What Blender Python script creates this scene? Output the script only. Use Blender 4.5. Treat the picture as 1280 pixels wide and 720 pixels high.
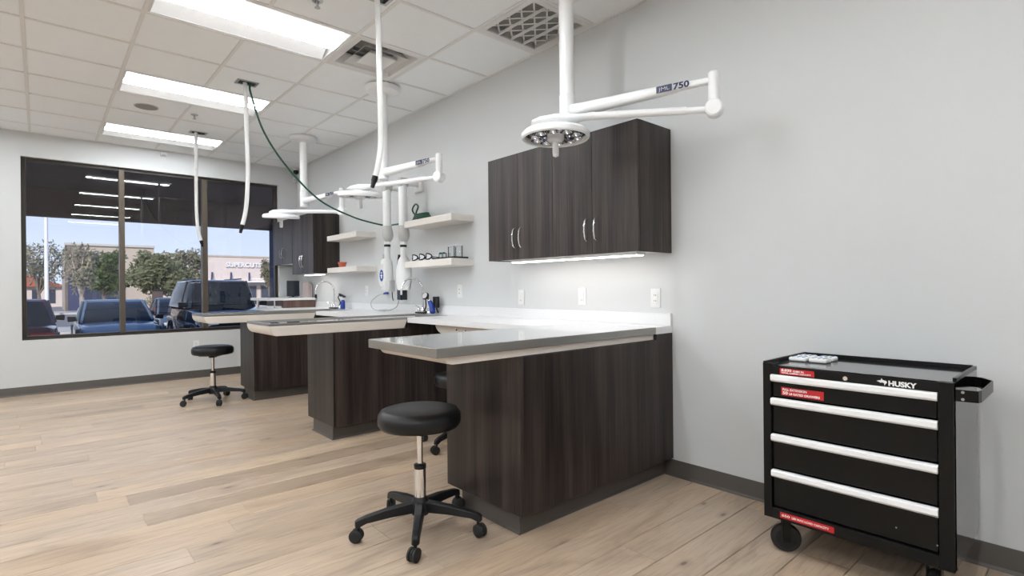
import bpy, bmesh, math, random
from mathutils import Vector, Matrix
random.seed(7)
PI = math.pi
for o in list(bpy.data.objects): bpy.data.objects.remove(o)
SC = bpy.context.scene
COL = SC.collection

# ------------------------------------------------------------------ camera
S = 1.186                                   # camera height
XW = 2.5024 * S                             # distance of the right wall
YW = 8.334                                  # far wall
CE = 3.048                                  # ceiling
FPX, YAW, ROLL = 667.54, 0.7234, -0.0095
_F = Vector((math.sin(YAW), math.cos(YAW), 0)); _R = Vector((math.cos(YAW), -math.sin(YAW), 0)); _U = Vector((0, 0, 1))
_R2 = _R * math.cos(ROLL) + _U * math.sin(ROLL); _U2 = -_R * math.sin(ROLL) + _U * math.cos(ROLL)
cam = bpy.data.cameras.new('camera'); camo = bpy.data.objects.new('camera', cam); COL.objects.link(camo)
cam.sensor_width = 36; cam.sensor_fit = 'HORIZONTAL'; cam.lens = FPX / 1280 * 36; cam.clip_start = .05; cam.clip_end = 400
camo.matrix_world = Matrix(((_R2.x, _U2.x, -_F.x, -XW), (_R2.y, _U2.y, -_F.y, 0), (_R2.z, _U2.z, -_F.z, S), (0, 0, 0, 1)))
SC.camera = camo

# ------------------------------------------------------------------ sky, sun, exposure
W = bpy.data.worlds.new('sky'); SC.world = W; W.use_nodes = True
nt = W.node_tree; nt.nodes.clear()
_o = nt.nodes.new('ShaderNodeOutputWorld'); _b = nt.nodes.new('ShaderNodeBackground'); _t = nt.nodes.new('ShaderNodeTexCoord')
_s = nt.nodes.new('ShaderNodeSeparateXYZ'); _r = nt.nodes.new('ShaderNodeValToRGB')
nt.links.new(_t.outputs['Generated'], _s.inputs[0]); nt.links.new(_s.outputs['Z'], _r.inputs[0]); nt.links.new(_r.outputs[0], _b.inputs[0]); nt.links.new(_b.outputs[0], _o.inputs[0])
_r.color_ramp.elements[0].position = 0.0; _r.color_ramp.elements[0].color = (.66, .74, .90, 1)
_r.color_ramp.elements[1].position = .55; _r.color_ramp.elements[1].color = (.14, .24, .48, 1)
_b.inputs[1].default_value = 1.15
sun = bpy.data.lights.new('sun', 'SUN'); suno = bpy.data.objects.new('sun', sun); COL.objects.link(suno)
sun.energy = 3.0; sun.angle = .01; sun.color = (1, .94, .86)
suno.rotation_euler = Vector((.42, .80, -.46)).to_track_quat('-Z', 'Y').to_euler()
TROFFER = 38.0                              # strength of the ceiling light lenses
vs = SC.view_settings; vs.view_transform = 'Standard'; vs.look = 'None'; vs.exposure = 0.33; vs.gamma = 1.0; vs.use_curve_mapping = False

# ------------------------------------------------------------------ materials
MATS = {}
def mat(name, col, rough=.5, metal=0., spec=.5, emit=None, estr=0., var=.04, vscale=6., bump=0., bscale=60., coat=0., alpha=None):
    m = bpy.data.materials.new(name); m.use_nodes = True
    n = m.node_tree.nodes; l = m.node_tree.links; p = n['Principled BSDF']
    p.inputs['Roughness'].default_value = rough; p.inputs['Metallic'].default_value = metal
    p.inputs['Specular IOR Level'].default_value = spec; p.inputs['Coat Weight'].default_value = coat
    tc = n.new('ShaderNodeTexCoord')
    if var > 0:
        no = n.new('ShaderNodeTexNoise'); no.inputs['Scale'].default_value = vscale; no.inputs['Detail'].default_value = 3
        l.new(tc.outputs['Object'], no.inputs['Vector'])
        mx = n.new('ShaderNodeMix'); mx.data_type = 'RGBA'
        mx.inputs[6].default_value = (*[c * (1 - var) for c in col], 1); mx.inputs[7].default_value = (*[min(1, c * (1 + var)) for c in col], 1)
        l.new(no.outputs['Fac'], mx.inputs[0]); l.new(mx.outputs[2], p.inputs['Base Color'])
    else:
        p.inputs['Base Color'].default_value = (*col, 1)
    if bump > 0:
        nb = n.new('ShaderNodeTexNoise'); nb.inputs['Scale'].default_value = bscale; nb.inputs['Detail'].default_value = 4
        l.new(tc.outputs['Object'], nb.inputs['Vector'])
        b = n.new('ShaderNodeBump'); b.inputs['Strength'].default_value = bump; b.inputs['Distance'].default_value = .01
        l.new(nb.outputs['Fac'], b.inputs['Height']); l.new(b.outputs[0], p.inputs['Normal'])
    if emit:
        p.inputs['Emission Color'].default_value = (*emit, 1); p.inputs['Emission Strength'].default_value = estr
    MATS[name] = m
    return m

def laminate(name, dark, light, axis='z'):
    """dark wood-grain laminate, grain running upwards"""
    m = bpy.data.materials.new(name); m.use_nodes = True
    n = m.node_tree.nodes; l = m.node_tree.links; p = n['Principled BSDF']
    g = n.new('ShaderNodeNewGeometry'); oi = n.new('ShaderNodeObjectInfo')
    ad = n.new('ShaderNodeVectorMath'); ad.operation = 'ADD'
    sc_ = n.new('ShaderNodeVectorMath'); sc_.operation = 'SCALE'; sc_.inputs[3].default_value = 7.3
    cb = n.new('ShaderNodeCombineXYZ'); l.new(oi.outputs['Random'], cb.inputs[0]); l.new(oi.outputs['Random'], cb.inputs[1]); l.new(cb.outputs[0], sc_.inputs[0])
    l.new(g.outputs['Position'], ad.inputs[0]); l.new(sc_.outputs[0], ad.inputs[1])
    def layer(s, d):
        mp = n.new('ShaderNodeMapping'); mp.inputs['Scale'].default_value = s; l.new(ad.outputs[0], mp.inputs[0])
        t = n.new('ShaderNodeTexNoise'); t.inputs['Scale'].default_value = 1; t.inputs['Detail'].default_value = d; t.inputs['Roughness'].default_value = .62
        l.new(mp.outputs[0], t.inputs['Vector']); return t
    a = layer((11, 11, .55), 5); b = layer((95, 95, 1.6), 4)
    mxf = n.new('ShaderNodeMath'); mxf.operation = 'MULTIPLY_ADD'; mxf.inputs[1].default_value = .68
    h = n.new('ShaderNodeMath'); h.operation = 'MULTIPLY'; h.inputs[1].default_value = .32
    l.new(b.outputs['Fac'], h.inputs[0]); l.new(a.outputs['Fac'], mxf.inputs[0]); l.new(h.outputs[0], mxf.inputs[2])
    r = n.new('ShaderNodeValToRGB'); r.color_ramp.elements[0].position = .36; r.color_ramp.elements[1].position = .64
    r.color_ramp.elements[0].color = (*dark, 1); r.color_ramp.elements[1].color = (*light, 1)
    e = r.color_ramp.elements.new(.5); e.color = (*[(x * .62 + y * .38) for x, y in zip(dark, light)], 1)
    l.new(mxf.outputs[0], r.inputs[0]); l.new(r.outputs[0], p.inputs['Base Color'])
    p.inputs['Roughness'].default_value = .38; p.inputs['Specular IOR Level'].default_value = .32
    bp = n.new('ShaderNodeBump'); bp.inputs['Strength'].default_value = .08; bp.inputs['Distance'].default_value = .004
    l.new(b.outputs['Fac'], bp.inputs['Height']); l.new(bp.outputs[0], p.inputs['Normal'])
    MATS[name] = m; return m

def oak(name):
    m = bpy.data.materials.new(name); m.use_nodes = True
    n = m.node_tree.nodes; l = m.node_tree.links; p = n['Principled BSDF']
    g = n.new('ShaderNodeNewGeometry'); oi = n.new('ShaderNodeObjectInfo')
    sc_ = n.new('ShaderNodeVectorMath'); sc_.operation = 'SCALE'; sc_.inputs[3].default_value = 23.0
    cb = n.new('ShaderNodeCombineXYZ'); l.new(oi.outputs['Random'], cb.inputs[0]); l.new(oi.outputs['Random'], cb.inputs[2]); l.new(cb.outputs[0], sc_.inputs[0])
    ad = n.new('ShaderNodeVectorMath'); ad.operation = 'ADD'; l.new(g.outputs['Position'], ad.inputs[0]); l.new(sc_.outputs[0], ad.inputs[1])
    def noise(s, d, dist=0):
        mp = n.new('ShaderNodeMapping'); mp.inputs['Scale'].default_value = s; l.new(ad.outputs[0], mp.inputs[0])
        t = n.new('ShaderNodeTexNoise'); t.inputs['Scale'].default_value = 1; t.inputs['Detail'].default_value = d; t.inputs['Distortion'].default_value = dist
        l.new(mp.outputs[0], t.inputs['Vector']); return t
    def ramp(f, stops):
        r = n.new('ShaderNodeValToRGB'); l.new(f, r.inputs[0]); els = r.color_ramp.elements
        els[0].position, els[0].color = stops[0][0], (*stops[0][1], 1); els[1].position, els[1].color = stops[-1][0], (*stops[-1][1], 1)
        for q, c in stops[1:-1]: e = els.new(q); e.color = (*c, 1)
        return r
    def mix(f, a, b, mode='MIX'):
        x = n.new('ShaderNodeMix'); x.data_type = 'RGBA'; x.blend_type = mode
        if hasattr(f, 'links'): l.new(f, x.inputs[0])
        else: x.inputs[0].default_value = f
        l.new(a, x.inputs[6]); l.new(b, x.inputs[7]); return x.outputs[2]
    plank = ramp(oi.outputs['Random'], [(0, (.37, .280, .202)), (.2, (.455, .354, .265)), (.4, (.51, .40, .30)), (.6, (.43, .34, .26)), (.8, (.49, .368, .262)), (1, (.565, .437, .315))])
    broad = noise((1.6, 6, 6), 5, 1.2); fine = noise((5.0, 70, 70), 6, .8)
    c1 = ramp(broad.outputs['Fac'], [(.28, (.74, .71, .69)), (.46, (.96, .95, .95)), (.72, (1.10, 1.10, 1.09))])
    c2 = ramp(fine.outputs['Fac'], [(.3, (.80, .78, .76)), (.52, (1, 1, 1)), (.8, (1.05, 1.05, 1.05))])
    col = mix(1.0, mix(1.0, plank.outputs[0], c1.outputs[0], 'MULTIPLY'), c2.outputs[0], 'MULTIPLY')
    # knots: sparse stretched cells
    mp = n.new('ShaderNodeMapping'); mp.inputs['Scale'].default_value = (1.5, 3.6, 3.6); l.new(ad.outputs[0], mp.inputs[0])
    vo = n.new('ShaderNodeTexVoronoi'); vo.voronoi_dimensions = '2D'; vo.inputs['Scale'].default_value = 1; l.new(mp.outputs[0], vo.inputs['Vector'])
    kn = ramp(vo.outputs['Distance'], [(.018, (1, 1, 1)), (.045, (.30, .30, .30)), (.12, (0, 0, 0))])
    sel = n.new('ShaderNodeTexNoise'); sel.inputs['Scale'].default_value = 1.7; l.new(ad.outputs[0], sel.inputs['Vector'])
    sl = ramp(sel.outputs['Fac'], [(.52, (0, 0, 0)), (.60, (1, 1, 1))])
    kk = n.new('ShaderNodeMath'); kk.operation = 'MULTIPLY'; l.new(kn.outputs[0], kk.inputs[0]); l.new(sl.outputs[0], kk.inputs[1])
    dk = n.new('ShaderNodeRGB'); dk.outputs[0].default_value = (.10, .06, .038, 1)
    km = n.new('ShaderNodeMath'); km.operation = 'MULTIPLY'; km.inputs[1].default_value = .85; l.new(kk.outputs[0], km.inputs[0])
    col = mix(km.outputs[0], col, dk.outputs[0])
    l.new(col, p.inputs['Base Color'])
    p.inputs['Roughness'].default_value = .31; p.inputs['Specular IOR Level'].default_value = .5
    bp = n.new('ShaderNodeBump'); bp.inputs['Strength'].default_value = .12; bp.inputs['Distance'].default_value = .003
    l.new(fine.outputs['Fac'], bp.inputs['Height']); l.new(bp.outputs[0], p.inputs['Normal'])
    MATS[name] = m; return m

def glass_pane(name, tint=(.86, .88, .90), ior=1.7):
    m = bpy.data.materials.new(name); m.use_nodes = True
    n = m.node_tree.nodes; l = m.node_tree.links; n.clear()
    o = n.new('ShaderNodeOutputMaterial'); t = n.new('ShaderNodeBsdfTransparent'); t.inputs[0].default_value = (*tint, 1)
    g = n.new('ShaderNodeBsdfGlossy'); g.inputs['Roughness'].default_value = .0; f = n.new('ShaderNodeFresnel'); f.inputs[0].default_value = ior
    x = n.new('ShaderNodeMixShader'); l.new(f.outputs[0], x.inputs[0]); l.new(t.outputs[0], x.inputs[1]); l.new(g.outputs[0], x.inputs[2]); l.new(x.outputs[0], o.inputs[0])
    MATS[name] = m; return m

def brushed(name, col, rough=.22, dirn=(1.5, 60, 60), amt=.06):
    m = mat(name, col, rough=rough, metal=1., var=0)
    n = m.node_tree.nodes; l = m.node_tree.links; p = n['Principled BSDF']
    tc = n.new('ShaderNodeNewGeometry'); mp = n.new('ShaderNodeMapping'); mp.inputs['Scale'].default_value = dirn
    l.new(tc.outputs['Position'], mp.inputs[0]); t = n.new('ShaderNodeTexNoise'); t.inputs['Scale'].default_value = 3; l.new(mp.outputs[0], t.inputs['Vector'])
    b = n.new('ShaderNodeBump'); b.inputs['Strength'].default_value = amt; b.inputs['Distance'].default_value = .002; l.new(t.outputs['Fac'], b.inputs['Height']); l.new(b.outputs[0], p.inputs['Normal'])
    return m

mat('wall_paint', (.615, .625, .63), rough=.62, var=.012, vscale=2, bump=.06, bscale=180)
mat('ceiling_board', (.91, .94, .96), rough=.8, var=.02, vscale=8, bump=.12, bscale=220)
mat('grid_white', (.80, .80, .79), rough=.5, var=.01)
mat('tile_seam', (.10, .10, .10), rough=.9)
oak('oak')
laminate('laminate', (.0095, .0065, .0058), (.060, .045, .040))
laminate('laminate_warm', (.085, .050, .042), (.17, .105, .09))
laminate('laminate_cabinet', (.013, .0100, .0092), (.078, .062, .057))
mat('subfloor', (.10, .075, .055), rough=.8)
mat('rubber_base', (.084, .073, .064), rough=.48, var=.05, vscale=3)
mat('cream', (.72, .66, .60), rough=.45, var=.03, vscale=4)
mat('quartz', (.74, .74, .75), rough=.30, var=.02, vscale=40)
brushed('steel', (.76, .765, .76), rough=.06, amt=.02)
brushed('steel_edge', (.36, .35, .33), rough=.36, amt=.12)
mat('chrome', (.82, .82, .83), rough=.08, metal=1., var=0)
mat('steel_dull', (.55, .55, .55), rough=.35, metal=1., var=.03)
mat('black_vinyl', (.008, .008, .009), rough=.36, spec=.35, var=.1, bump=.05, bscale=300)
mat('black_plastic', (.008, .008, .009), rough=.42, spec=.35, var=.1)
mat('black_rubber', (.011, .011, .011), rough=.6, var=.1)
mat('white_enamel', (.83, .835, .84), rough=.28, var=.01)
mat('white_plastic', (.76, .76, .755), rough=.4, var=.01)
mat('grey_plastic', (.50, .50, .49), rough=.45, var=.02)
mat('white_wash', (.74, .70, .655), rough=.5, var=.06, vscale=14)
mat('bronze_frame', (.040, .032, .026), rough=.40, metal=.3, var=.06)
mat('bronze_light', (.105, .085, .066), rough=.42, metal=.4, var=.06)
mat('green_hose', (.004, .070, .045), rough=.4, var=.1)
mat('navy', (.012, .020, .075), rough=.35, var=.05)
mat('blue_plastic', (.012, .045, .30), rough=.32, var=.05)
mat('logo_blue', (.02, .10, .32), rough=.4, var=.02)
mat('cart_black', (.006, .006, .006), rough=.28, spec=.22, var=.08)
mat('cart_side', (.008, .008, .009), rough=.12, var=.05, coat=.5)
mat('aluminium', (.90, .91, .92), rough=.32, metal=.15, var=.01)
mat('red_label', (.52, .012, .016), rough=.4, var=.03)
mat('print_white', (.85, .85, .85), rough=.5, var=0)
mat('led_lens', (.9, .9, .9), emit=(.925, .97, 1), estr=TROFFER, var=0)
mat('lens_side', (.9, .9, .9), emit=(.925, .97, 1), estr=1.8, var=0)
mat('led_strip', (.9, .9, .9), emit=(1, .95, .90), estr=6.5, var=0)
mat('reflector', (.84, .84, .84), rough=.45, var=.01)
mat('mirror_facet', (.72, .74, .80), rough=.12, metal=1., var=.2, vscale=60)
mat('clear_plastic', (.75, .77, .80), rough=.15, var=.05)
mat('dark_void', (.02, .02, .02), rough=.9, var=.05)
mat('filter_grey', (.30, .30, .29), rough=.9, var=.25, vscale=160)
mat('terracotta', (.52, .12, .06), rough=.6, var=.06)
glass_pane('window_glass')
glass_pane('jar_glass', (.985, .99, .99), 1.22)
mat('paper_pink', (.55, .46, .44), rough=.6, var=.06)
mat('screen_dark', (.035, .042, .055), rough=.25, var=.05)

# ------------------------------------------------------------------ mesh helpers
class MB:
    def __init__(s): s.v = []; s.f = []
    def add(s, vs_, fs):
        k = len(s.v); s.v += [tuple(p) for p in vs_]; s.f += [tuple(i + k for i in f) for f in fs]; return s
    def box(s, x0, x1, y0, y1, z0, z1):
        x0, x1 = min(x0, x1), max(x0, x1); y0, y1 = min(y0, y1), max(y0, y1); z0, z1 = min(z0, z1), max(z0, z1)
        return s.add([(x0, y0, z0), (x1, y0, z0), (x1, y1, z0), (x0, y1, z0), (x0, y0, z1), (x1, y0, z1), (x1, y1, z1), (x0, y1, z1)],
                     [(0, 3, 2, 1), (4, 5, 6, 7), (0, 1, 5, 4), (1, 2, 6, 5), (2, 3, 7, 6), (3, 0, 4, 7)])
    def prism(s, poly, axis, a, b):
        """closed polygon in the two other axes (x,y | x,z | y,z), extruded a..b along axis"""
        def P(p, t):
            return {'x': (t, p[0], p[1]), 'y': (p[0], t, p[1]), 'z': (p[0], p[1], t)}[axis]
        n = len(poly); area = sum(poly[i][0] * poly[(i + 1) % n][1] - poly[(i + 1) % n][0] * poly[i][1] for i in range(n))
        if (area < 0) != (axis == 'y'): poly = poly[::-1]
        vv = [P(p, a) for p in poly] + [P(p, b) for p in poly]
        ff = [tuple(range(n - 1, -1, -1)), tuple(range(n, 2 * n))] + [(i, (i + 1) % n, n + (i + 1) % n, n + i) for i in range(n)]
        if b < a: ff = [f[::-1] for f in ff]
        return s.add(vv, ff)
    def tube(s, pts, r, n=14, caps=True, closed=False):
        pts = [Vector(p) for p in pts]; m = len(pts); rs = r if isinstance(r, (list, tuple)) else [r] * m
        up = None; rings = []
        for i, p in enumerate(pts):
            if closed: t = pts[(i + 1) % m] - pts[i - 1]
            else: t = pts[min(i + 1, m - 1)] - pts[max(i - 1, 0)]
            t.normalize()
            if up is None:
                up = Vector((0, 0, 1)) if abs(t.z) < .9 else Vector((1, 0, 0))
            a = up - t * up.dot(t)
            if a.length < 1e-5: a = t.orthogonal()
            a.normalize(); b = t.cross(a); up = a
            rings.append([p + (a * math.cos(2 * PI * k / n) + b * math.sin(2 * PI * k / n)) * rs[i] for k in range(n)])
        vv = [q for rg in rings for q in rg]; ff = []
        for i in range(m if closed else m - 1):
            j = (i + 1) % m
            for k in range(n): ff.append((i * n + k, i * n + (k + 1) % n, j * n + (k + 1) % n, j * n + k))
        if caps and not closed: ff.append(tuple(range(n - 1, -1, -1))); ff.append(tuple(range((m - 1) * n, m * n)))
        return s.add(vv, ff)
    def cyl(s, p0, p1, r0, r1=None, n=20): return s.tube([p0, p1], [r0, r0 if r1 is None else r1], n)
    def lathe(s, prof, c=(0, 0, 0), axis=(0, 0, 1), n=28, caps=True):
        ax = Vector(axis).normalized(); a = ax.orthogonal().normalized(); b = ax.cross(a); c = Vector(c)
        vv = [c + ax * z + (a * math.cos(2 * PI * k / n) + b * math.sin(2 * PI * k / n)) * r for r, z in prof for k in range(n)]
        ff = [(i * n + k, i * n + (k + 1) % n, (i + 1) * n + (k + 1) % n, (i + 1) * n + k) for i in range(len(prof) - 1) for k in range(n)]
        if caps: ff.append(tuple(range(n - 1, -1, -1))); m = (len(prof) - 1) * n; ff.append(tuple(range(m, m + n)))
        return s.add(vv, ff)
    def ball(s, c, r, n=16, sq=(1, 1, 1)):
        prof = [(max(1e-4, math.sin(PI * i / 10)) * 1, -math.cos(PI * i / 10)) for i in range(11)]
        vv = [(c[0] + r * sq[0] * q * math.cos(2 * PI * k / n), c[1] + r * sq[1] * q * math.sin(2 * PI * k / n), c[2] + r * sq[2] * z) for q, z in prof for k in range(n)]
        ff = [(i * n + k, i * n + (k + 1) % n, (i + 1) * n + (k + 1) % n, (i + 1) * n + k) for i in range(10) for k in range(n)]
        return s.add(vv, ff)
    def loft(s, rings, caps=True, closed=True):
        n = len(rings[0]); vv = [p for r in rings for p in r]; ff = []
        for i in range(len(rings) - 1):
            for k in range(n if closed else n - 1):
                ff.append((i * n + k, i * n + (k + 1) % n, (i + 1) * n + (k + 1) % n, (i + 1) * n + k))
        if caps: ff.append(tuple(range(n - 1, -1, -1))); m = (len(rings) - 1) * n; ff.append(tuple(range(m, m + n)))
        return s.add(vv, ff)
    def beam(s, p0, p1, w, h, side=None):
        """rectangular bar p0->p1, w across (horizontal), h high"""
        p0, p1 = Vector(p0), Vector(p1); t = (p1 - p0).normalized()
        a = t.cross(Vector((0, 0, 1))) if side is None else Vector(side)
        a.normalize(); b = a.cross(t).normalized(); a = a * w / 2; b = b * h / 2
        vv = [p + q for p in (p0, p1) for q in (-a - b, a - b, a + b, -a + b)]
        return s.add(vv, [(0, 1, 2, 3), (7, 6, 5, 4), (0, 4, 5, 1), (1, 5, 6, 2), (2, 6, 7, 3), (3, 7, 4, 0)])
    def mesh(s, name, m=None, smooth=35, off=(0, 0, 0)):
        me = bpy.data.meshes.new(name)
        me.from_pydata([(p[0] - off[0], p[1] - off[1], p[2] - off[2]) for p in s.v], [], s.f)
        bm = bmesh.new(); bm.from_mesh(me); bmesh.ops.recalc_face_normals(bm, faces=bm.faces); bm.to_mesh(me); bm.free()
        if m: me.materials.append(MATS[m])
        if smooth:
            me.polygons.foreach_set('use_smooth', [True] * len(me.polygons)); me.set_sharp_from_angle(angle=math.radians(smooth))
        me.update(); return me
    def build(s, name, m, parent=None, smooth=35, bevel=0., label=None, seg=2):
        if parent is None:
            xs, ys, zs = zip(*s.v); off = ((min(xs) + max(xs)) / 2, (min(ys) + max(ys)) / 2, min(zs))
        else: off = parent.get('_off', (0, 0, 0))
        me = s.mesh(name, m, smooth, off); o = bpy.data.objects.new(name, me); COL.objects.link(o)
        if parent is None: o.location = off
        else: o.parent = parent
        o['_off'] = tuple(off)
        if label: o['label'] = label
        if bevel:
            bv = o.modifiers.new('bevel', 'BEVEL'); bv.width = bevel; bv.segments = seg; bv.limit_method = 'ANGLE'; bv.angle_limit = math.radians(40)
        return o

def tag(o, label, cat, group=None):
    o['label'] = label; o['category'] = cat
    if group: o['group'] = group
    return o
def thing(name, label, cat, loc=(0, 0, 0), group=None, local=False, rotz=0.):
    """Empty at the base; parts are given in world coordinates unless local"""
    o = bpy.data.objects.new(name, None); COL.objects.link(o); o.location = loc; o.rotation_euler = (0, 0, rotz); o.empty_display_size = .1
    o['_off'] = (0., 0., 0.) if local else tuple(float(c) for c in loc)
    return tag(o, label, cat, group)
def struct(o): o['kind'] = 'structure'; return o
def text_mesh(name, body, size, m, parent, mtx, bold=0., extrude=.0004, align='LEFT', label=None, sx=1.0, fit=None):
    """lettering; mtx columns give right/up/out in world coordinates"""
    cu = bpy.data.curves.new(name, 'FONT'); cu.body = body; cu.size = size; cu.extrude = extrude; cu.offset = bold; cu.align_x = align; cu.resolution_u = 3
    t = bpy.data.objects.new(name, cu); COL.objects.link(t)
    dg = bpy.context.evaluated_depsgraph_get(); dg.update()
    me = bpy.data.meshes.new_from_object(t.evaluated_get(dg)); bpy.data.objects.remove(t)
    if fit:
        xs = [v.co.x for v in me.vertices]; wdt = max(xs) - min(xs); sx = fit / wdt
        me.transform(Matrix.Translation((-min(xs), 0, 0)))
    me.transform(Matrix.Diagonal((sx, 1, 1, 1))); me.transform(mtx)
    off = parent.get('_off', (0, 0, 0)) if parent else (0, 0, 0)
    me.transform(Matrix.Translation([-c for c in off]))
    me.materials.clear(); me.materials.append(MATS[m])
    o = bpy.data.objects.new(name, me); COL.objects.link(o); o.parent = parent; o['_off'] = tuple(off)
    if label: o['label'] = label
    return o
def frame_mtx(o, right, up):
    r = Vector(right).normalized(); u = Vector(up).normalized(); w = r.cross(u)
    return Matrix(((r.x, u.x, w.x, o[0]), (r.y, u.y, w.y, o[1]), (r.z, u.z, w.z, o[2]), (0, 0, 0, 1)))
def smooth_path(pts, k=6):
    pts = [Vector(p) for p in pts]; out = []
    for i in range(len(pts) - 1):
        a = pts[max(i - 1, 0)]; b = pts[i]; c = pts[i + 1]; d = pts[min(i + 2, len(pts) - 1)]
        for j in range(k):
            t = j / k
            out.append(.5 * ((2 * b) + (c - a) * t + (2 * a - 5 * b + 4 * c - d) * t * t + (3 * b - a - 3 * c + d) * t ** 3))
    out.append(pts[-1]); return out

# ================================================================== the room
XL, YN = -7.4, -2.6
fl = struct(MB().box(XL, 0, YN, YW, -.15, -.014).build('floor', 'subfloor', smooth=0))
ROW, Y0 = .1925, 1.13
known = {3: -.615, 2: -.38, 1: -.98, 8: -2.47, 10: -2.14, 11: -2.57, 12: -2.30, 14: -2.73}
pm = MB()                                     # one plank, 1 m long, eased upper edges
hw, e = ROW / 2 - .0014, .0024
pm.loft([[(x, y, z) for y, z in ((-hw, -.014), (hw, -.014), (hw, -e), (hw - e, 0), (-hw + e, 0), (-hw, -e))] for x in (0, 1)])
plank_me = pm.mesh('plank', 'oak', 0)
rp = random.Random(11)
for r in range(-20, 38):
    yc = Y0 + (r + .5) * ROW
    if yc - ROW / 2 > YW: break
    xk = known.get(r, rp.uniform(-1.9, -.3)); cuts = [xk]
    while cuts[0] > XL: cuts.insert(0, cuts[0] - rp.uniform(1.35, 2.3))
    while cuts[-1] < 0: cuts.append(cuts[-1] + rp.uniform(1.35, 2.3))
    for a, b in zip(cuts, cuts[1:]):
        a, b = max(a, XL), min(b, 0)
        if b - a < .02: continue
        o = bpy.data.objects.new('plank', plank_me); COL.objects.link(o); o.parent = fl
        o.location = (a + .0007 - fl.location.x, yc - fl.location.y, -fl.location.z); o.scale = (b - a - .0014, 1, 1)

struct(MB().box(0, .18, YN, YW + .2, -.15, CE + .12).build('wall_right', 'wall_paint', smooth=0))
struct(MB().box(XL - .18, XL, YN, YW + .2, -.15, CE + .12).build('wall_left', 'wall_paint', smooth=0))
struct(MB().box(XL - .18, .18, YN - .18, YN, -.15, CE + .12).build('wall_near', 'wall_paint', smooth=0))
WX0, WX1, WZ0, WZ1 = -3.13, -.275, .634, 2.762
wf = MB().box(XL - .18, WX0, YW, YW + .2, -.15, CE + .12).box(WX1, .18, YW, YW + .2, -.15, CE + .12)
wf.box(WX0, WX1, YW, YW + .2, -.15, WZ0).box(WX0, WX1, YW, YW + .2, WZ1, CE + .12)
struct(wf.build('wall_far', 'wall_paint', smooth=0))

# ceiling: slab, T-bar grid, lay-in tiles
ce = struct(MB().box(XL - .18, .18, YN - .18, YW + .2, CE + .12, CE + .3).build('ceiling', 'ceiling_board', smooth=0))
G = .6096
gx = [0 - G * i for i in range(13)]; gy = [3.048 + G * j for j in range(-9, 9)]
grid = MB()
for k_, x in enumerate(gx[1:], 1):
    if k_ in (3, 7, 11):                      # main tee broken at every light
        y_ = YN
        for y in [3.048 + G * round((q - 3.048) / G) for q in (-1.83, 0., 1.829, 3.658, 5.486, 7.315)]:
            grid.box(x - .012, x + .012, y_, y, CE - .006, CE + .004); y_ = y + G
        grid.box(x - .012, x + .012, y_, YW, CE - .006, CE + .004)
    else: grid.box(x - .012, x + .012, YN, YW, CE - .006, CE + .004)
for y in gy: grid.box(XL, 0, y - .012, y + .012, CE - .0055, CE + .004)
grid.box(-.022, 0, YN, YW, CE - .006, CE + .004).box(XL, 0, YW - .022, YW, CE - .006, CE + .004)
grid.build('ceiling_grid', 'grid_white', ce, smooth=0)
def cell(x, y): return (round(-x / G), round((y - 3.048) / G))       # column from the wall, row
light_cells = {}
for col in (2, 6, 10):
    for y in (-1.83 - .0, 0., 1.829, 3.658, 5.486, 7.315):
        j = round((y - 3.048) / G)
        light_cells[(col, j)] = 1; light_cells[(col + 1, j)] = 1
special = {(1, 1): 'supply', (0, -1): 'return'}
cut = {}
tm = MB(); a = G / 2 - .0123
tm.loft([[(x * k, y * k, z) for x, y in ((-a, -a), (a, -a), (a, a), (-a, a))] for k, z in ((.996, -.001), (1, .002), (1, .016))])
tile_me = tm.mesh('ceiling_tile', 'ceiling_board', 0)
for i in range(12):
    for j in range(-9, 9):
        if (i, j) in light_cells or (i, j) in special: continue
        ya, yb = 3.048 + G * j, 3.048 + G * (j + 1)
        o = bpy.data.objects.new('ceiling_tile', tile_me); COL.objects.link(o); o.parent = ce
        yc, sy = (ya + yb) / 2, 1.
        if yb > YW: yc, sy = (ya + YW) / 2, (YW - ya) / G
        o.scale = (1, sy, 1); o.location = (-G * (i + .5) - ce.location.x, yc - ce.location.y, CE - ce.location.z)

# base trim
def cove(name, pts_axis, a, b, wall, sgn):
    """rubber cove base: flat sheet with a toe; axis of run, wall coordinate, direction into the room"""
    prof = [(0, 0), (sgn * .016, 0), (sgn * .014, .006), (sgn * .006, .013), (sgn * .0045, .02), (sgn * .0045, .098), (sgn * .003, .102), (0, .102)]
    return MB().prism([(wall + p, z) for p, z in prof], pts_axis, a, b)
struct(cove('b', 'y', YN, 1.915, 0, -1).build('baseboard_right', 'rubber_base'))
struct(cove('b', 'x', XL, -.02, YW, -1).build('baseboard_far', 'rubber_base'))
struct(cove('b', 'y', YN, YW - .02, XL, 1).build('baseboard_left', 'rubber_base'))

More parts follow.
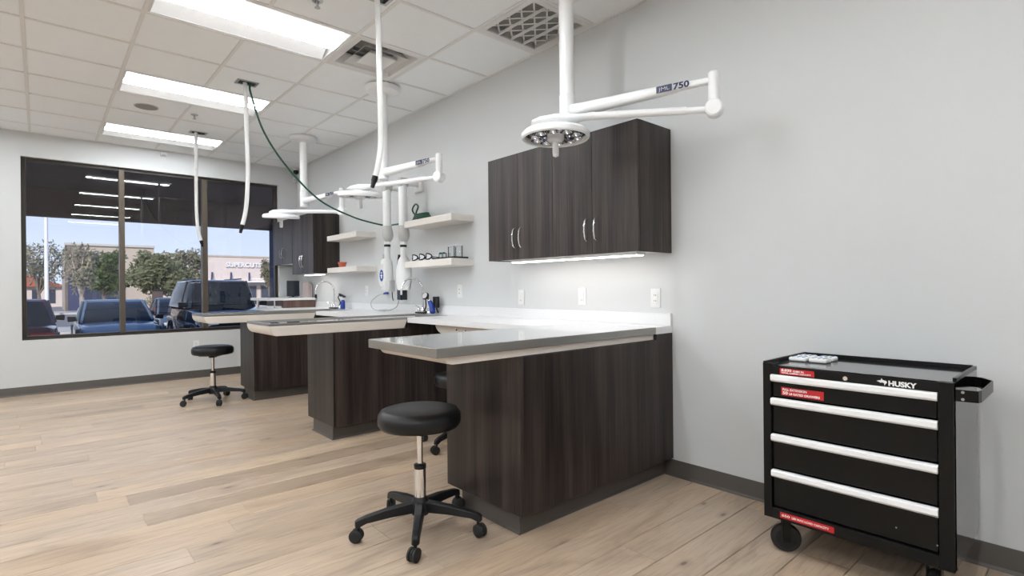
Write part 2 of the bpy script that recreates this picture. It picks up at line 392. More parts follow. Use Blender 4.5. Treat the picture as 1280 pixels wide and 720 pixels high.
# ------------------------------------------------------------------ window
wy0, wy1 = YW + .055, YW + .135
wn = MB(); fw = .042
wn.box(WX0, WX0 + fw, wy0, wy1, WZ0, WZ1).box(WX1 - fw, WX1, wy0, wy1, WZ0, WZ1)
wn.box(WX0 + fw, WX1 - fw, wy0, wy1, WZ0, WZ0 + fw).box(WX0 + fw, WX1 - fw, wy0, wy1, WZ1 - fw, WZ1)
win = struct(wn.build('window_1', 'bronze_frame', smooth=0, bevel=.003))
mull = [(-2.212, -2.155), (-1.284, -1.218)]
for a, b in mull:
    MB().box(a, b, YW + .03, wy1 + .005, WZ0 + .03, WZ1 - .03).build('mullion', 'bronze_light', win, smooth=0, bevel=.003)
xs = [WX0 + fw, mull[0][0], mull[0][1], mull[1][0], mull[1][1], WX1 - fw]
for a, b in ((xs[0], xs[1]), (xs[2], xs[3]), (xs[4], xs[5])):
    p = MB().add([(a, YW + .1, WZ0 + fw), (b, YW + .1, WZ0 + fw), (b, YW + .1, WZ1 - fw), (a, YW + .1, WZ1 - fw)], [(0, 1, 2, 3)]).build('pane', 'window_glass', win, smooth=0)
MB().box(WX0, WX1, YW + .02, YW + .056, WZ0, WZ0 + .012).build('window_sill', 'bronze_frame', win, smooth=0)

# ================================================================== ceiling fixtures
def troffer(x0, y0, label, group=None):
    """2x4 recessed light: frame, curved reflectors, glowing centre lens"""
    x1, y1 = x0 + 2 * G, y0 + G; x0 += .013; x1 -= .013; y0 += .013; y1 -= .013; ym = (y0 + y1) / 2
    t = thing('ceiling_light', label, 'ceiling light', ((x0 + x1) / 2, ym, CE - .004), group)
    fr = MB(); w = .018
    for b in ((x0, x1, y0, y0 + w), (x0, x1, y1 - w, y1), (x0, x0 + w, y0 + w, y1 - w), (x1 - w, x1, y0 + w, y1 - w)): fr.box(*b, CE - .003, CE + .004)
    fr.build('frame', 'white_plastic', t, smooth=0)
    hb = MB().box(x0, x1, y0, y1, CE + .085, CE + .09)
    for b in ((x0, x1, y0, y0 + .004), (x0, x1, y1 - .004, y1), (x0, x0 + .004, y0, y1), (x1 - .004, x1, y0, y1)): hb.box(*b, CE + .004, CE + .085)
    hb.build('housing', 'reflector', t, smooth=0)
    for s in (-1, 1):
        pr = [(ym + s * (.075 + .198 * q), CE + .078 * (1 - q ** 2.2) + .001) for q in [k / 8 for k in range(9)]]
        MB().add([(x, y, z) for x in (x0 + w, x1 - w) for y, z in pr], [(k, k + 1, k + 10, k + 9) for k in range(8)]).build('reflector', 'reflector', t)
    hw_, zl = .062, CE + .004
    MB().box(x0 + w + .004, x1 - w - .004, ym - hw_, ym + hw_, zl, zl + .003).build('lens', 'led_lens', t, smooth=0)
    for s in (-1, 1):
        MB().add([(x, ym + s * y, z) for x in (x0 + w + .004, x1 - w - .004) for y, z in ((hw_, zl + .003), (.070, CE + .078))], [(0, 1, 3, 2)]).build('basket_side', 'lens_side', t, smooth=0, label='softly glowing perforated basket side')
    return t
for y, lb in ((7.315, 'long recessed ceiling light closest to the window wall'), (5.486, 'long recessed ceiling light in the middle beside the hose plate'), (3.658, 'long recessed ceiling light nearest the camera at top edge')):
    troffer(-4 * G, 3.048 + G * round((y - 3.048) / G), lb)
for y in (1.829, 0., -1.83):
    troffer(-4 * G, 3.048 + G * round((y - 3.048) / G), 'unseen recessed ceiling light in a row added for fill', 'ceiling lights outside the picture')
for XR_, y in [(c_ * G, y_) for c_ in (-8, -12) for y_ in (-1.83, 0., 1.829, 3.658, 5.486, 7.315)]:  # two more rows out of view, added as fill light for the room
    troffer(XR_, 3.048 + G * round((y - 3.048) / G), 'unseen recessed ceiling light in a row added for fill', 'ceiling lights outside the picture')

# supply diffuser (square cones)
x0, x1, y0, y1 = -2 * G + .013, -G - .013, 3.048 + G + .013, 3.048 + 2 * G - .013; xm, ym = (x0 + x1) / 2, (y0 + y1) / 2
t = thing('supply_diffuser', 'white square stepped supply air diffuser in the ceiling', 'air vent', (xm, ym, CE - .02))
def sqring(h0, z0, h1, z1, th=.003):
    m = MB(); R4 = lambda h, z: [(xm - h, ym - h, z), (xm + h, ym - h, z), (xm + h, ym + h, z), (xm - h, ym + h, z)]
    return m.loft([R4(h0, z0), R4(h1, z1), R4(h1, z1 + th), R4(h0, z0 + th), R4(h0, z0)], caps=False)
H = (x1 - x0) / 2
sqring(H, CE - .003, H - .045, CE - .003).build('frame', 'white_plastic', t, smooth=0)
sqring(H - .045, CE - .003, H - .09, CE + .075).build('outer_cone', 'white_plastic', t, smooth=0)
sqring(.185, CE - .008, .13, CE + .05).build('middle_cone', 'white_plastic', t, smooth=0)
MB().loft([[(xm - h, ym - h, z), (xm + h, ym - h, z), (xm + h, ym + h, z), (xm - h, ym + h, z)] for h, z in ((.118, CE - .016), (.118, CE - .012), (.09, CE + .02))]).build('centre_plate', 'white_plastic', t, smooth=0)
m = MB()
m.box(xm - .2, xm + .2, ym - .006, ym + .006, CE + .02, CE + .05).box(xm - .006, xm + .006, ym - .2, ym + .2, CE + .02, CE + .05)
m.build('support_bar', 'steel_dull', t, smooth=0)
MB().box(x0, x1, y0, y1, CE + .10, CE + .105).build('plenum', 'filter_grey', t, smooth=0)
# return grille
x0, x1, y0, y1 = -G + .013, -.022, 3.048 - G + .013, 3.048 - .013; xm, ym = (x0 + x1) / 2, (y0 + y1) / 2
t = thing('return_grille', 'white framed return air grille with grey filter above', 'air vent', (xm, ym, CE - .02))
m = MB(); w = .045
for b in ((x0, x1, y0, y0 + w), (x0, x1, y1 - w, y1), (x0, x0 + w, y0 + w, y1 - w), (x1 - w, x1, y0 + w, y1 - w)): m.box(*b, CE - .007, CE + .004)
m.build('frame', 'white_plastic', t, smooth=0, bevel=.002)
for k in (1, 2, 3):
    xx = x0 + w + (x1 - x0 - 2 * w) * k / 4
    MB().box(xx - .004, xx + .004, y0 + w, y1 - w, CE - .006, CE + .012).build('blade', 'white_plastic', t, smooth=0)
for k in range(-2, 6):
    for d in (-1, 1):
        a0 = y0 + w + (y1 - y0 - 2 * w) * k / 4; pts = []
        xa, xb = x0 + w, x1 - w; L = xb - xa
        ya, yb = (a0, a0 + L) if d > 0 else (a0 + L, a0)
        # clip the slanting bar to the opening
        lo, hi = y0 + w, y1 - w
        f = lambda yy: (yy - ya) / (yb - ya)
        q = sorted((f(lo), f(hi))); s0, s1 = max(0, q[0]), min(1, q[1])
        if s1 - s0 < .08: continue
        P = lambda s_: (xa + L * s_, ya + (yb - ya) * s_, CE + .022 + (.004 if d > 0 else 0))
        MB().beam(P(s0), P(s1), .012, .004).build('lattice_bar', 'white_plastic', t, smooth=0)
MB().box(x0 + .01, x1 - .01, y0 + .01, y1 - .01, CE + .05, CE + .055).build('filter', 'filter_grey', t, smooth=0)
m = MB()
for b in ((x0 + w - .004, x1 - w + .004, y0 + w - .004, y0 + w), (x0 + w - .004, x1 - w + .004, y1 - w, y1 - w + .004), (x0 + w - .004, x0 + w, y0 + w, y1 - w), (x1 - w, x1 - w + .004, y0 + w, y1 - w)): m.box(*b, CE + .004, CE + .05)
m.build('throat', 'grey_plastic', t, smooth=0)

# speaker, sprinklers, sensor, camera
t = thing('ceiling_speaker', 'round grey flush speaker grille in the ceiling', 'speaker', (-2.155, 6.455, CE - .008))
MB().lathe([(.105, CE - .002), (.104, CE - .006), (.098, CE - .008), (.094, CE - .006)], (-2.155, 6.455, 0), caps=False).build('rim', 'grey_plastic', t)
MB().lathe([(.0001, CE - .0062), (.094, CE - .006)], (-2.155, 6.455, 0), caps=False).build('grille', 'filter_grey', t)
for (x, y), lb in (((-1.737, 6.426), 'small sprinkler head in ceiling near the dangling tube by the window'), ((-1.62, 3.39), 'small sprinkler head at the top edge near the largest light')):
    t = thing('sprinkler', lb, 'sprinkler', (x, y, CE - .05))
    MB().lathe([(.035, CE - .002), (.033, CE - .008), (.014, CE - .012), (.012, CE - .002)], (x, y, 0), caps=False).build('escutcheon', 'steel_dull', t)
    MB().cyl((x, y, CE - .002), (x, y, CE - .034), .008).build('body', 'steel_dull', t)
    MB().lathe([(.018, CE - .05), (.018, CE - .047), (.004, CE - .036)], (x, y, 0), n=16).build('deflector', 'steel_dull', t)
t = thing('motion_sensor', 'small white sensor box on the far wall above the window', 'sensor', (-1.735, YW - .02, 2.968))
MB().box(-1.772, -1.700, YW - .03, YW, 2.968, 3.022).build('body', 'white_plastic', t, bevel=.006)
MB().box(-1.757, -1.715, YW - .036, YW - .03, 2.972, 2.992).build('sensor_lens', 'grey_plastic', t, bevel=.003)
t = thing('security_camera', 'small black dome camera high in the far room corner', 'camera', (-.06, YW - .1, 2.93))
MB().lathe([(.045, CE - .008), (.045, CE - .04), (.03, CE - .05)], (-.05, YW - .1, 0)).build('mount', 'white_plastic', t)
MB().ball((-.05, YW - .1, CE - .07), .038).build('dome', 'black_plastic', t)
t = thing('wall_sensor', 'small white sensor on the far wall right of the window', 'sensor', (-.13, YW - .02, 2.78))
MB().box(-.07, -.015, YW - .03, YW, 2.84, 2.92).build('body', 'white_plastic', t, bevel=.006)
MB().box(-.055, -.03, YW - .034, YW - .03, 2.855, 2.88).build('sensor_lens', 'grey_plastic', t, bevel=.002)

# dangling tubes with ceiling plates
def drop_tube(px, py, path, label, tiplab='black plastic tip'):
    t = thing('hanging_tube', label, 'tube', (px, py, path[-1][2]))
    p = smooth_path(path, 8)
    MB().tube(p, .018, 16).build('hose', 'white_plastic', t)
    d = (Vector(path[-1]) - Vector(path[-2])).normalized(); q = Vector(path[-1])
    MB().tube([q - d * .01, q + d * .02, q + d * .03, q + d * .065], [.019, .019, .015, .012], 16).build('tip', 'black_plastic', t, label=tiplab)
    return t
def ceiling_plate(x, y, label):
    t = thing('ceiling_plate', label, 'wall plate', (x, y, CE - .01))
    a, b = .088, .06
    m = MB()
    for bx in ((x - a, x + a, y - b, y - b + .016), (x - a, x + a, y + b - .016, y + b), (x - a, x - a + .02, y - b + .016, y + b - .016), (x + a - .02, x + a, y - b + .016, y + b - .016)): m.box(*bx, CE - .010, CE - .002)
    m.build('frame', 'steel_dull', t, smooth=0, bevel=.002)
    MB().box(x - a + .02, x + a - .02, y - b + .016, y + b - .016, CE - .006, CE - .002).build('insert', 'dark_void', t, smooth=0)
    MB().cyl((x + .02, y, CE - .02), (x + .02, y, CE - .004), .016).build('green_outlet', 'green_hose', t, label='green hose fitting')
    return t
ceiling_plate(-1.57, 5.14, 'metal ceiling plate holding the white tube and green hose')
ceiling_plate(-1.565, 7.127, 'metal ceiling plate above the tube nearest the window')
ceiling_plate(-1.345, 3.10, 'metal ceiling plate at the top edge above the nearest tube')
drop_tube(-1.57, 5.14, [(-1.585, 5.143, CE - .006), (-1.577, 5.143, 2.85), (-1.575, 5.143, 2.6), (-1.568, 5.143, 2.3), (-1.575, 5.143, 2.05), (-1.592, 5.143, 1.88), (-1.62, 5.143, 1.76)], 'white tube hanging from the middle ceiling plate in front of window')
drop_tube(-1.57, 7.13, [(-1.59, 7.127, CE - .006), (-1.59, 7.127, 2.75), (-1.592, 7.127, 2.4), (-1.59, 7.127, 2.1), (-1.575, 7.127, 1.9), (-1.545, 7.127, 1.77)], 'white tube hanging closest to the window with bent black tip')
drop_tube(-1.345, 3.1, [(-1.352, 3.1, CE - .006), (-1.342, 3.1, 2.85), (-1.339, 3.1, 2.55), (-1.333, 3.1, 2.25), (-1.338, 3.1, 2.08), (-1.36, 3.1, 1.95), (-1.378, 3.1, 1.89)], 'white tube hanging nearest the camera beside the tall white pole')
# green hose from the ceiling to the upper shelf
hp = smooth_path([(-1.545, 5.14, CE - .021), (-1.535, 5.14, 2.946), (-1.429, 5.14, 2.63), (-1.212, 5.16, 2.336), (-.909, 5.17, 2.066), (-.58, 5.18, 1.936), (-.313, 5.25, 1.895), (-.12, 5.30, 1.885), (-.09, 5.12, 1.883), (-.09, 4.95, 1.884), (-.09, 4.82, 1.886), (-.12, 4.70, 1.90), (-.15, 4.62, 1.955), (-.16, 4.57, 2.0), (-.16, 4.62, 2.03), (-.16, 4.68, 1.98), (-.14, 4.64, 1.92), (-0.125, 4.490, 1.868), (-0.138, 4.595, 1.870), (-0.170, 4.636, 1.872), (-0.202, 4.592, 1.874), (-0.215, 4.490, 1.876), (-0.202, 4.391, 1.879), (-0.170, 4.352, 1.881), (-0.138, 4.394, 1.883), (-0.125, 4.490, 1.885), (-0.138, 4.583, 1.887), (-0.170, 4.620, 1.889), (-0.202, 4.581, 1.891), (-0.215, 4.490, 1.893), (-0.202, 4.402, 1.895), (-0.170, 4.368, 1.897), (-0.138, 4.405, 1.900), (-0.125, 4.490, 1.902), (-0.138, 4.572, 1.904), (-0.170, 4.604, 1.906), (-0.202, 4.569, 1.908), (-0.215, 4.490, 1.910), (-0.202, 4.414, 1.912), (-0.170, 4.384, 1.914), (-0.138, 4.416, 1.916), (-0.125, 4.490, 1.918), (-0.138, 4.561, 1.921)], 8)
tag(MB().tube(hp, .0085, 10).build('air_hose', 'green_hose'), 'dark green hose swagging from ceiling to the upper shelf', 'hose')

# ================================================================== surgical lamps
def surgical_lamp(px, py, zarm, el, zlow, head, label, disc=True, pr=.044, tilt=0., zbot=None, yz=.08):
    """pole from the ceiling, horizontal arm to an elbow, lower arm back to the lamp head"""
    zbot = zarm - .06 if zbot is None else zbot
    t = thing('surgical_lamp', label, 'surgical light', (px, py, zbot), 'surgical lights over the tables')
    if disc: MB().lathe([(.155, CE - .012), (.155, CE - .03), (.145, CE - .055), (.10, CE - .07), (.05, CE - .075)], (px, py, 0), n=40).build('ceiling_cover', 'white_enamel', t)
    MB().cyl((px, py, CE - .006), (px, py, zarm + .10), pr, n=28).build('pole', 'white_enamel', t)
    MB().lathe([(pr - .004, zbot), (pr + .003, zbot + .008), (pr + .003, zarm + .10), (pr, zarm + .105)], (px, py, 0)).build('swivel_sleeve', 'white_enamel', t)
    E_ = Vector((el[0], el[1], zarm)); P_ = Vector((px, py, zarm)); d = (E_ - P_).normalized(); n = d.cross(Vector((0, 0, 1)))
    rings = []
    for s, w, h in ((pr * .8, .036, .040), (.10, .034, .036), ((E_ - P_).length * .72, .027, .027), ((E_ - P_).length * .8, .02, .019), ((E_ - P_).length - .02, .018, .017)):
        c = P_ + d * s; k = 16
        rings.append([c + n * w * (abs(math.cos(q)) ** .7 * (1 if math.cos(q) > 0 else -1)) + Vector((0, 0, 1)) * h * (abs(math.sin(q)) ** .7 * (1 if math.sin(q) > 0 else -1)) for q in [2 * PI * j / k for j in range(k)]])
    arm = MB().loft(rings).build('upper_arm', 'white_enamel', t)
    L = (E_ - P_).length
    # badge on the side of the arm that faces into the room
    side = n if n.x < 0 else -n
    rt = d if d.cross(Vector((0, 0, 1))).x < 0 else -d
    b0 = P_ + d * (L * .66) + side * .0305
    hh = .018
    bm_ = MB()
    bm_.add([b0 + rt * a_ + Vector((0, 0, c_)) + side * e_ for e_ in (0, .003) for a_, c_ in ((0, -hh), (.085, -hh), (.085, hh), (0, hh))], [(0, 1, 2, 3), (4, 5, 6, 7), (0, 1, 5, 4), (1, 2, 6, 5), (2, 3, 7, 6), (3, 0, 4, 7)])
    bm_.build('badge', 'navy', t, smooth=0, label='navy maker badge')
    text_mesh('badge_lettering', 'JML', .027, 'print_white', t, frame_mtx(b0 + rt * .012 + side * .0036 - Vector((0, 0, .0095)), rt, (0, 0, 1)), bold=-.0006, fit=.060)
    text_mesh('badge_number', '750', .046, 'navy', t, frame_mtx(b0 + rt * .092 + side * .0005 - Vector((0, 0, .016)), rt, (0, 0, 1)), bold=.0015, fit=.085)
    # elbow
    MB().lathe([(.026, zlow + .03), (.028, zlow + .04), (.028, zarm + .035), (.022, zarm + .042)], (el[0], el[1], 0)).build('elbow_post', 'white_enamel', t)
    ax = Vector((head[0] - el[0], head[1] - el[1], 0)).normalized(); sd = ax.cross(Vector((0, 0, 1)))
    c = Vector((el[0], el[1], zlow))
    MB().lathe([(.036, -.036), (.044, -.030), (.044, .030), (.036, .036)], c, sd, n=28).build('elbow_joint', 'white_enamel', t)
    hc = Vector(head); q0 = c + ax * .035; q1 = hc - ax * .21 + Vector((0, 0, yz - .025))
    MB().tube([q0, q0.lerp(q1, .16), q0.lerp(q1, .17), q0.lerp(q1, .98), q1], [.017, .017, .021, .021, .024], 16).build('lower_arm', 'white_enamel', t)
    # head: rotated ellipse dish, yoke bar over it, facets below, grip
    hc = hc - Vector((0, 0, .024))
    hd = MB().lathe([(.145, .028), (.185, .02), (.2, .004), (.2, -.018), (.192, -.026), (.182, -.022), (.18, -.005), (.02, .012)], hc, n=48, caps=False).add([], [])
    hd.lathe([(.0001, .034), (.145, .028)], hc, n=48, caps=False)
    hd.build('lamp_head', 'white_enamel', t)
    rings = []
    for s, w, h in ((-.24, .022, .02), (-.15, .035, .022), (-.02, .075, .036), (.08, .068, .034), (.13, .05, .022), (.145, .02, .010)):
        cc = hc + ax * s + Vector((0, 0, yz)); k = 14
        rings.append([cc + sd * w * math.cos(2 * PI * j / k) + Vector((0, 0, 1)) * h * math.sin(2 * PI * j / k) for j in range(k)])
    MB().loft(rings).build('yoke', 'white_enamel', t)
    MB().lathe([(.07, .02), (.06, .05), (.055, yz)], hc, n=24).build('boss', 'white_enamel', t)
    for k in range(10):
        a0 = 2 * PI * k / 10; r_ = .125
        MB().lathe([(.0001, .006), (.022, -.004), (.036, -.019)], hc + Vector((r_ * math.cos(a0), r_ * math.sin(a0), 0)), n=10, caps=False).build('reflector_facet', 'mirror_facet', t)
    MB().lathe([(.176, -.008), (.05, -.004)], hc, n=40, caps=False).build('reflector_dish', 'mirror_facet', t)
    MB().lathe([(.05, -.004), (.05, -.03), (.04, -.042), (.02, -.046)], hc, n=24).build('hub', 'clear_plastic', t)
    MB().lathe([(.018, -.04), (.019, -.10), (.017, -.125), (.008, -.13)], hc, n=20).build('grip', 'white_plastic', t)
    if tilt:
        vd = Vector((hc.x + XW, hc.y, 0)).normalized(); ax2 = vd.cross(Vector((0, 0, 1)))
        loc = hc - Vector(t['_off'])
        M_ = Matrix.Translation(loc) @ Matrix.Rotation(tilt, 4, ax2) @ Matrix.Translation(-loc)
        for ch in t.children:
            if ch.name.split('.')[0] in ('lamp_head', 'reflector_facet', 'reflector_dish', 'hub', 'grip', 'boss'): ch.data.transform(M_)
    return t
surgical_lamp(-.55, 2.215, 2.255, (-.345, 1.375), 2.105, (-.70, 2.17, 2.105), 'white surgical light over the nearest table, folded before the wall cupboards', disc=True)
surgical_lamp(-.60, 4.45, 2.255, (-.505, 3.68), 2.105, (-.748, 4.62, 2.085), 'white surgical light over the middle table with pole beside shelves', zbot=2.19, tilt=math.radians(5), yz=.06)
surgical_lamp(-.56, 6.53, 2.265, (-.467, 5.66), 2.05, (-.888, 6.35, 2.06), 'white surgical light over the far table nearest the window', zbot=2.19, tilt=math.radians(6.5), yz=.045)

# ================================================================== cabinets
def bar_pull(parent, x, y, z0, z1):
    pts = [(x + .002, y, z0), (x - .018, y, z0 + .012), (x - .028, y, (z0 + z1) / 2 - .03), (x - .030, y, (z0 + z1) / 2), (x - .028, y, (z0 + z1) / 2 + .03), (x - .018, y, z1 - .012), (x + .002, y, z1)]
    return MB().tube(smooth_path(pts, 5), .0055, 10).build('handle', 'chrome', parent, label='chrome arched pull')
def wall_cabinet(y0, y1, z0, z1, doors, label, hz, light=None, depth=.35):
    """doors: list of (ya, yb, handle_y)"""
    xf = -depth
    t = thing('wall_cabinet', label, 'cabinet', (xf / 2, (y0 + y1) / 2, z0))
    b = MB().box(xf + .021, 0, y0, y0 + .018, z0, z1).box(xf + .021, 0, y1 - .018, y1, z0, z1).box(xf + .021, 0, y0 + .018, y1 - .018, z0 + .012, z0 + .03)
    b.box(xf + .021, 0, y0 + .018, y1 - .018, z1 - .018, z1).box(-.012, 0, y0 + .018, y1 - .018, z0 + .03, z1 - .018)
    b.build('body', 'laminate_cabinet', t, smooth=0, bevel=.0012)
    for ya, yb, hy in doors:
        d = MB().box(xf, xf + .019, ya + .0016, yb - .0016, z0, z1).build('door', 'laminate_cabinet', t, smooth=0, bevel=.0012)
        bar_pull(d, xf, hy, *hz)
    MB().box(xf + .03, -.012, y0 + .03, y1 - .03, z0 + .006, z0 + .012).build('underside', 'white_plastic', t, smooth=0)
    if light:
        f = thing('under_cabinet_light', light, 'lamp', (-.2, (y0 + y1) / 2, z0 - .02))
        MB().box(-.24, -.15, y0 + .09, y1 - .13, z0 - .012, z0 + .006).build('housing', 'white_plastic', f, smooth=0, bevel=.003)
        MB().box(-.232, -.158, y0 + .10, y1 - .14, z0 - .017, z0 - .0125).build('lens', 'led_strip', f, smooth=0)
    return t
wall_cabinet(1.845, 3.235, 1.395, 2.17, [(1.845, 2.193, 2.158), (2.193, 2.54, 2.236), (2.54, 2.889, 2.856), (2.889, 3.235, 2.925)], 'large dark wood wall cabinet with four doors above nearest table', (1.48, 1.625), 'glowing strip light under the large four-door wall cabinet')
wall_cabinet(6.795, 7.555, 1.40, 2.185, [(6.795, 7.172, 7.14), (7.172, 7.555, 7.21)], 'dark wood two-door wall cabinet next to the shelf with orange pot', (1.49, 1.645), 'glowing strip light under the two-door wall cabinet')
wall_cabinet(7.565, 8.325, 1.555, 2.185, [(7.565, 7.945, 7.905), (7.945, 8.325, 7.985)], 'shorter dark wood wall cabinet tucked into the window corner', (1.65, 1.79))

# floating shelves
def shelf(y0, y1, z1, label, d=.25, th=.062):
    o = MB().box(-d, 0, y0, y1, z1 - th, z1).build('floating_shelf', 'white_wash', smooth=0, bevel=.002)
    return tag(o, label, 'shelf', 'pale floating shelves')
shelf(3.875, 4.69, 1.855, 'upper pale floating shelf with the coiled green hose')
shelf(3.88, 4.69, 1.457, 'lower pale floating shelf with glass jars')
shelf(5.77, 6.60, 1.858, 'upper empty pale floating shelf beside dark two-door cabinet')
shelf(5.77, 6.60, 1.458, 'lower pale floating shelf holding the orange pot')

# ================================================================== worktop, peninsulas, tables
T1, T2, T3 = (1.845, 2.45), (4.05, 4.60), (6.09, 6.66)
XE = -.18
ct = thing('worktop', 'long white worktop with upstand along the right wall', 'countertop', (-.3, 5, .90))
poly = [(-.0005, 1.845), (-.0005, YW - .001), (-.6, YW - .001)]
for a, b in (T3, T2, T1):
    poly += [(-.6, b + .001), (XE, b + .001)]
    if a > 1.9: poly += [(XE, a - .001), (-.6, a - .001)]
poly += [(XE, 1.845)]
MB().prism(poly, 'z', .897, .940).build('slab', 'quartz', ct, smooth=0, bevel=.0015)
MB().box(-.02, -.0005, 1.845, YW - .001, .9405, 1.018).build('upstand', 'quartz', ct, smooth=0, bevel=.0015)
# cream apron with rounded end under the worktop in the knee space
pr = [(2.62, .896), (3.72, .896)] + [(3.72 - .16 * (1 - math.cos(q)), .896 - .085 * math.sin(q)) for q in [PI / 2 * k / 8 for k in range(1, 9)]] + [(2.62, .811)]
ap = MB().prism(pr, 'x', -.53, -.49).build('apron', 'cream', ct, smooth=30)
for y in (3.42, 3.30): MB().cyl((-.534, y, .862), (-.529, y, .862), .006, n=10).build('bolt', 'dark_void', ap)

def peninsula(xe, y0, y1, ztop, label, base=(.05, .07), xn=-.177):
    t = thing('peninsula', label, 'cabinet', ((xe) / 2, (y0 + y1) / 2, 0), 'dark wood peninsulas')
    z0 = .112
    MB().box(xe, xe + .019, y0, y1, z0, ztop).build('end_panel', 'laminate', t, smooth=0, bevel=.0012)
    zk = .8965 if xn > -.2 else .895
    pf = [(xe + .0205, z0), (-.001, z0), (-.001, zk), (xn, zk), (xn, ztop), (xe + .0205, ztop)]
    MB().prism(pf, 'y', y0, y0 + .019).build('side_panel', 'laminate', t, smooth=0, bevel=.0012)
    MB().prism(pf, 'y', y1 - .019, y1).build('side_panel', 'laminate', t, smooth=0, bevel=.0012)
    MB().box(xe + .0205, -.002, y0 + .0195, y1 - .0195, z0 + .002, ztop - .02).build('carcass', 'laminate', t, smooth=0)
    # recessed toe kick with rubber cove base
    bx0, by0, by1 = xe + base[0], y0 + base[1], y1 - base[1]
    ring = lambda g, z: [(bx0 - g, by0 - g, z), (-.002, by0 - g, z), (-.002, by1 + g, z), (bx0 - g, by1 + g, z)]
    MB().loft([ring(.013, 0), ring(.011, .005), ring(.003, .012), ring(.001, .02), ring(.001, .106), ring(-.002, .108)]).build('toe_kick', 'rubber_base', t, smooth=25)
    return t
peninsula(-1.292, T1[0], T1[1], .862, 'dark wood peninsula under the nearest steel table')
peninsula(-1.262, T2[0] - .005, 4.575, .8495, 'dark wood peninsula under the middle steel table', (.022, .065), -.597)
peninsula(-1.268, T3[0], 6.60, .8495, 'dark wood peninsula under the far table by the window', (.022, .065), -.597)

# near table: thick steel slab on a cream tray
t = thing('exam_table', 'nearest exam table with mirror-bright thick steel top', 'table', (-.97, 2.15, .86), 'steel topped exam tables')
m = MB().box(-1.755, XE - .0005, T1[0], T1[1], .8985, .9395)
top = m.build('top', 'steel_edge', t, smooth=0, bevel=.0022)
MB().box(-1.752, XE - .003, T1[0] + .003, T1[1] - .003, .9393, .9405).build('top_sheet', 'steel', top, smooth=0)
pr = [(XE - .0015, .898), (-1.70, .898)] + [(-1.70 + .045 * (1 - math.cos(q)), .893 - .030 * math.sin(q)) for q in [PI / 2 * k / 6 for k in range(7)]] + [(XE - .0015, .863)]
MB().prism(pr, 'y', T1[0] + .018, T1[1] - .018).build('tray', 'cream', t, smooth=30, bevel=.002)
# middle and far tables: thin steel basin rim on a deeper cream tub
def tub_table(y0, y1, label, x0=-1.735):
    t = thing('exam_table', label, 'table', (-.97, (y0 + y1) / 2, .85), 'steel topped exam tables')
    w = .035; x1 = XE - .0005; rim = MB()
    for b in ((x0, x1, y0, y0 + w), (x0, x1, y1 - w, y1), (x0, x0 + w, y0 + w, y1 - w), (x1 - w, x1, y0 + w, y1 - w)): rim.box(*b, .9235, .9425)
    rim.build('rim', 'steel_edge', t, smooth=0, bevel=.002)
    MB().box(x0 + w, x1 - w, y0 + w, y1 - w, .9255, .9325).build('basin', 'steel', t, smooth=0)
    x0 -= .002
    pr = [(-.602, .923), (x0 + .004, .923)] + [(x0 + .004 + .055 * (1 - math.cos(q)), .918 - .067 * math.sin(q)) for q in [PI / 2 * k / 8 for k in range(9)]] + [(-.63, .851)]
    MB().prism(pr, 'y', y0 - .004, y1 + .004).build('tub', 'cream', t, smooth=30, bevel=.003)
    return t
tub_table(*T2, 'middle exam table with thin steel rim and cream tub')
tub_table(*T3, 'far exam table with thin steel rim, closest to window')

# ================================================================== outlets
def outlet(pos, axis, label, kind='duplex'):
    x, y, z = pos
    t = thing('wall_plate', label, 'outlet', (x, y, z - .06))
    if axis == 'x':
        MB().box(x - .006, x, y - .037, y + .037, z - .062, z + .062).build('plate', 'white_plastic', t, smooth=0, bevel=.003)
        MB().box(x - .010, x - .006, y - .019, y + .019, z - .036, z + .036).build('insert', 'white_plastic', t, smooth=0, bevel=.002)
        if kind == 'duplex':
            for dz in (-.018, .018):
                for dy in (-.006, .006): MB().box(x - .0106, x - .0099, y + dy - .0015, y + dy + .0015, z + dz - .005, z + dz + .006).build('slot', 'dark_void', t, smooth=0)
        else: MB().box(x - .0115, x - .0099, y - .008, y + .008, z - .03, z - .022).build('button', 'grey_plastic', t, smooth=0)
    else:
        MB().box(x - .037, x + .037, y - .006, y, z - .062, z + .062).build('plate', 'white_plastic', t, smooth=0, bevel=.003)
        MB().box(x - .019, x + .019, y - .010, y - .006, z - .036, z + .036).build('insert', 'white_plastic', t, smooth=0, bevel=.002)
        for dz in (-.018, .018):
            for dx in (-.006, .006): MB().box(x + dx - .0015, x + dx + .0015, y - .0106, y - .0099, z + dz - .005, z + dz + .006).build('slot', 'dark_void', t, smooth=0)
outlet((0, 1.963, 1.113), 'x', 'white outlet nearest the worktop end below large cabinet')
outlet((0, 2.585, 1.120), 'x', 'white wall plate with a button, middle of three below large cabinet', 'switch')
outlet((0, 3.243, 1.110), 'x', 'white wall plate farthest left of three below large cabinet', 'blank')
outlet((0, 4.10, 1.16), 'x', 'white outlet under the shelf with jars')
outlet((-1.379, YW, .45), 'y', 'white outlet low on the far wall behind the far stool')
outlet((0, 6.02, 1.17), 'x', 'white outlet under the shelf with orange pot')

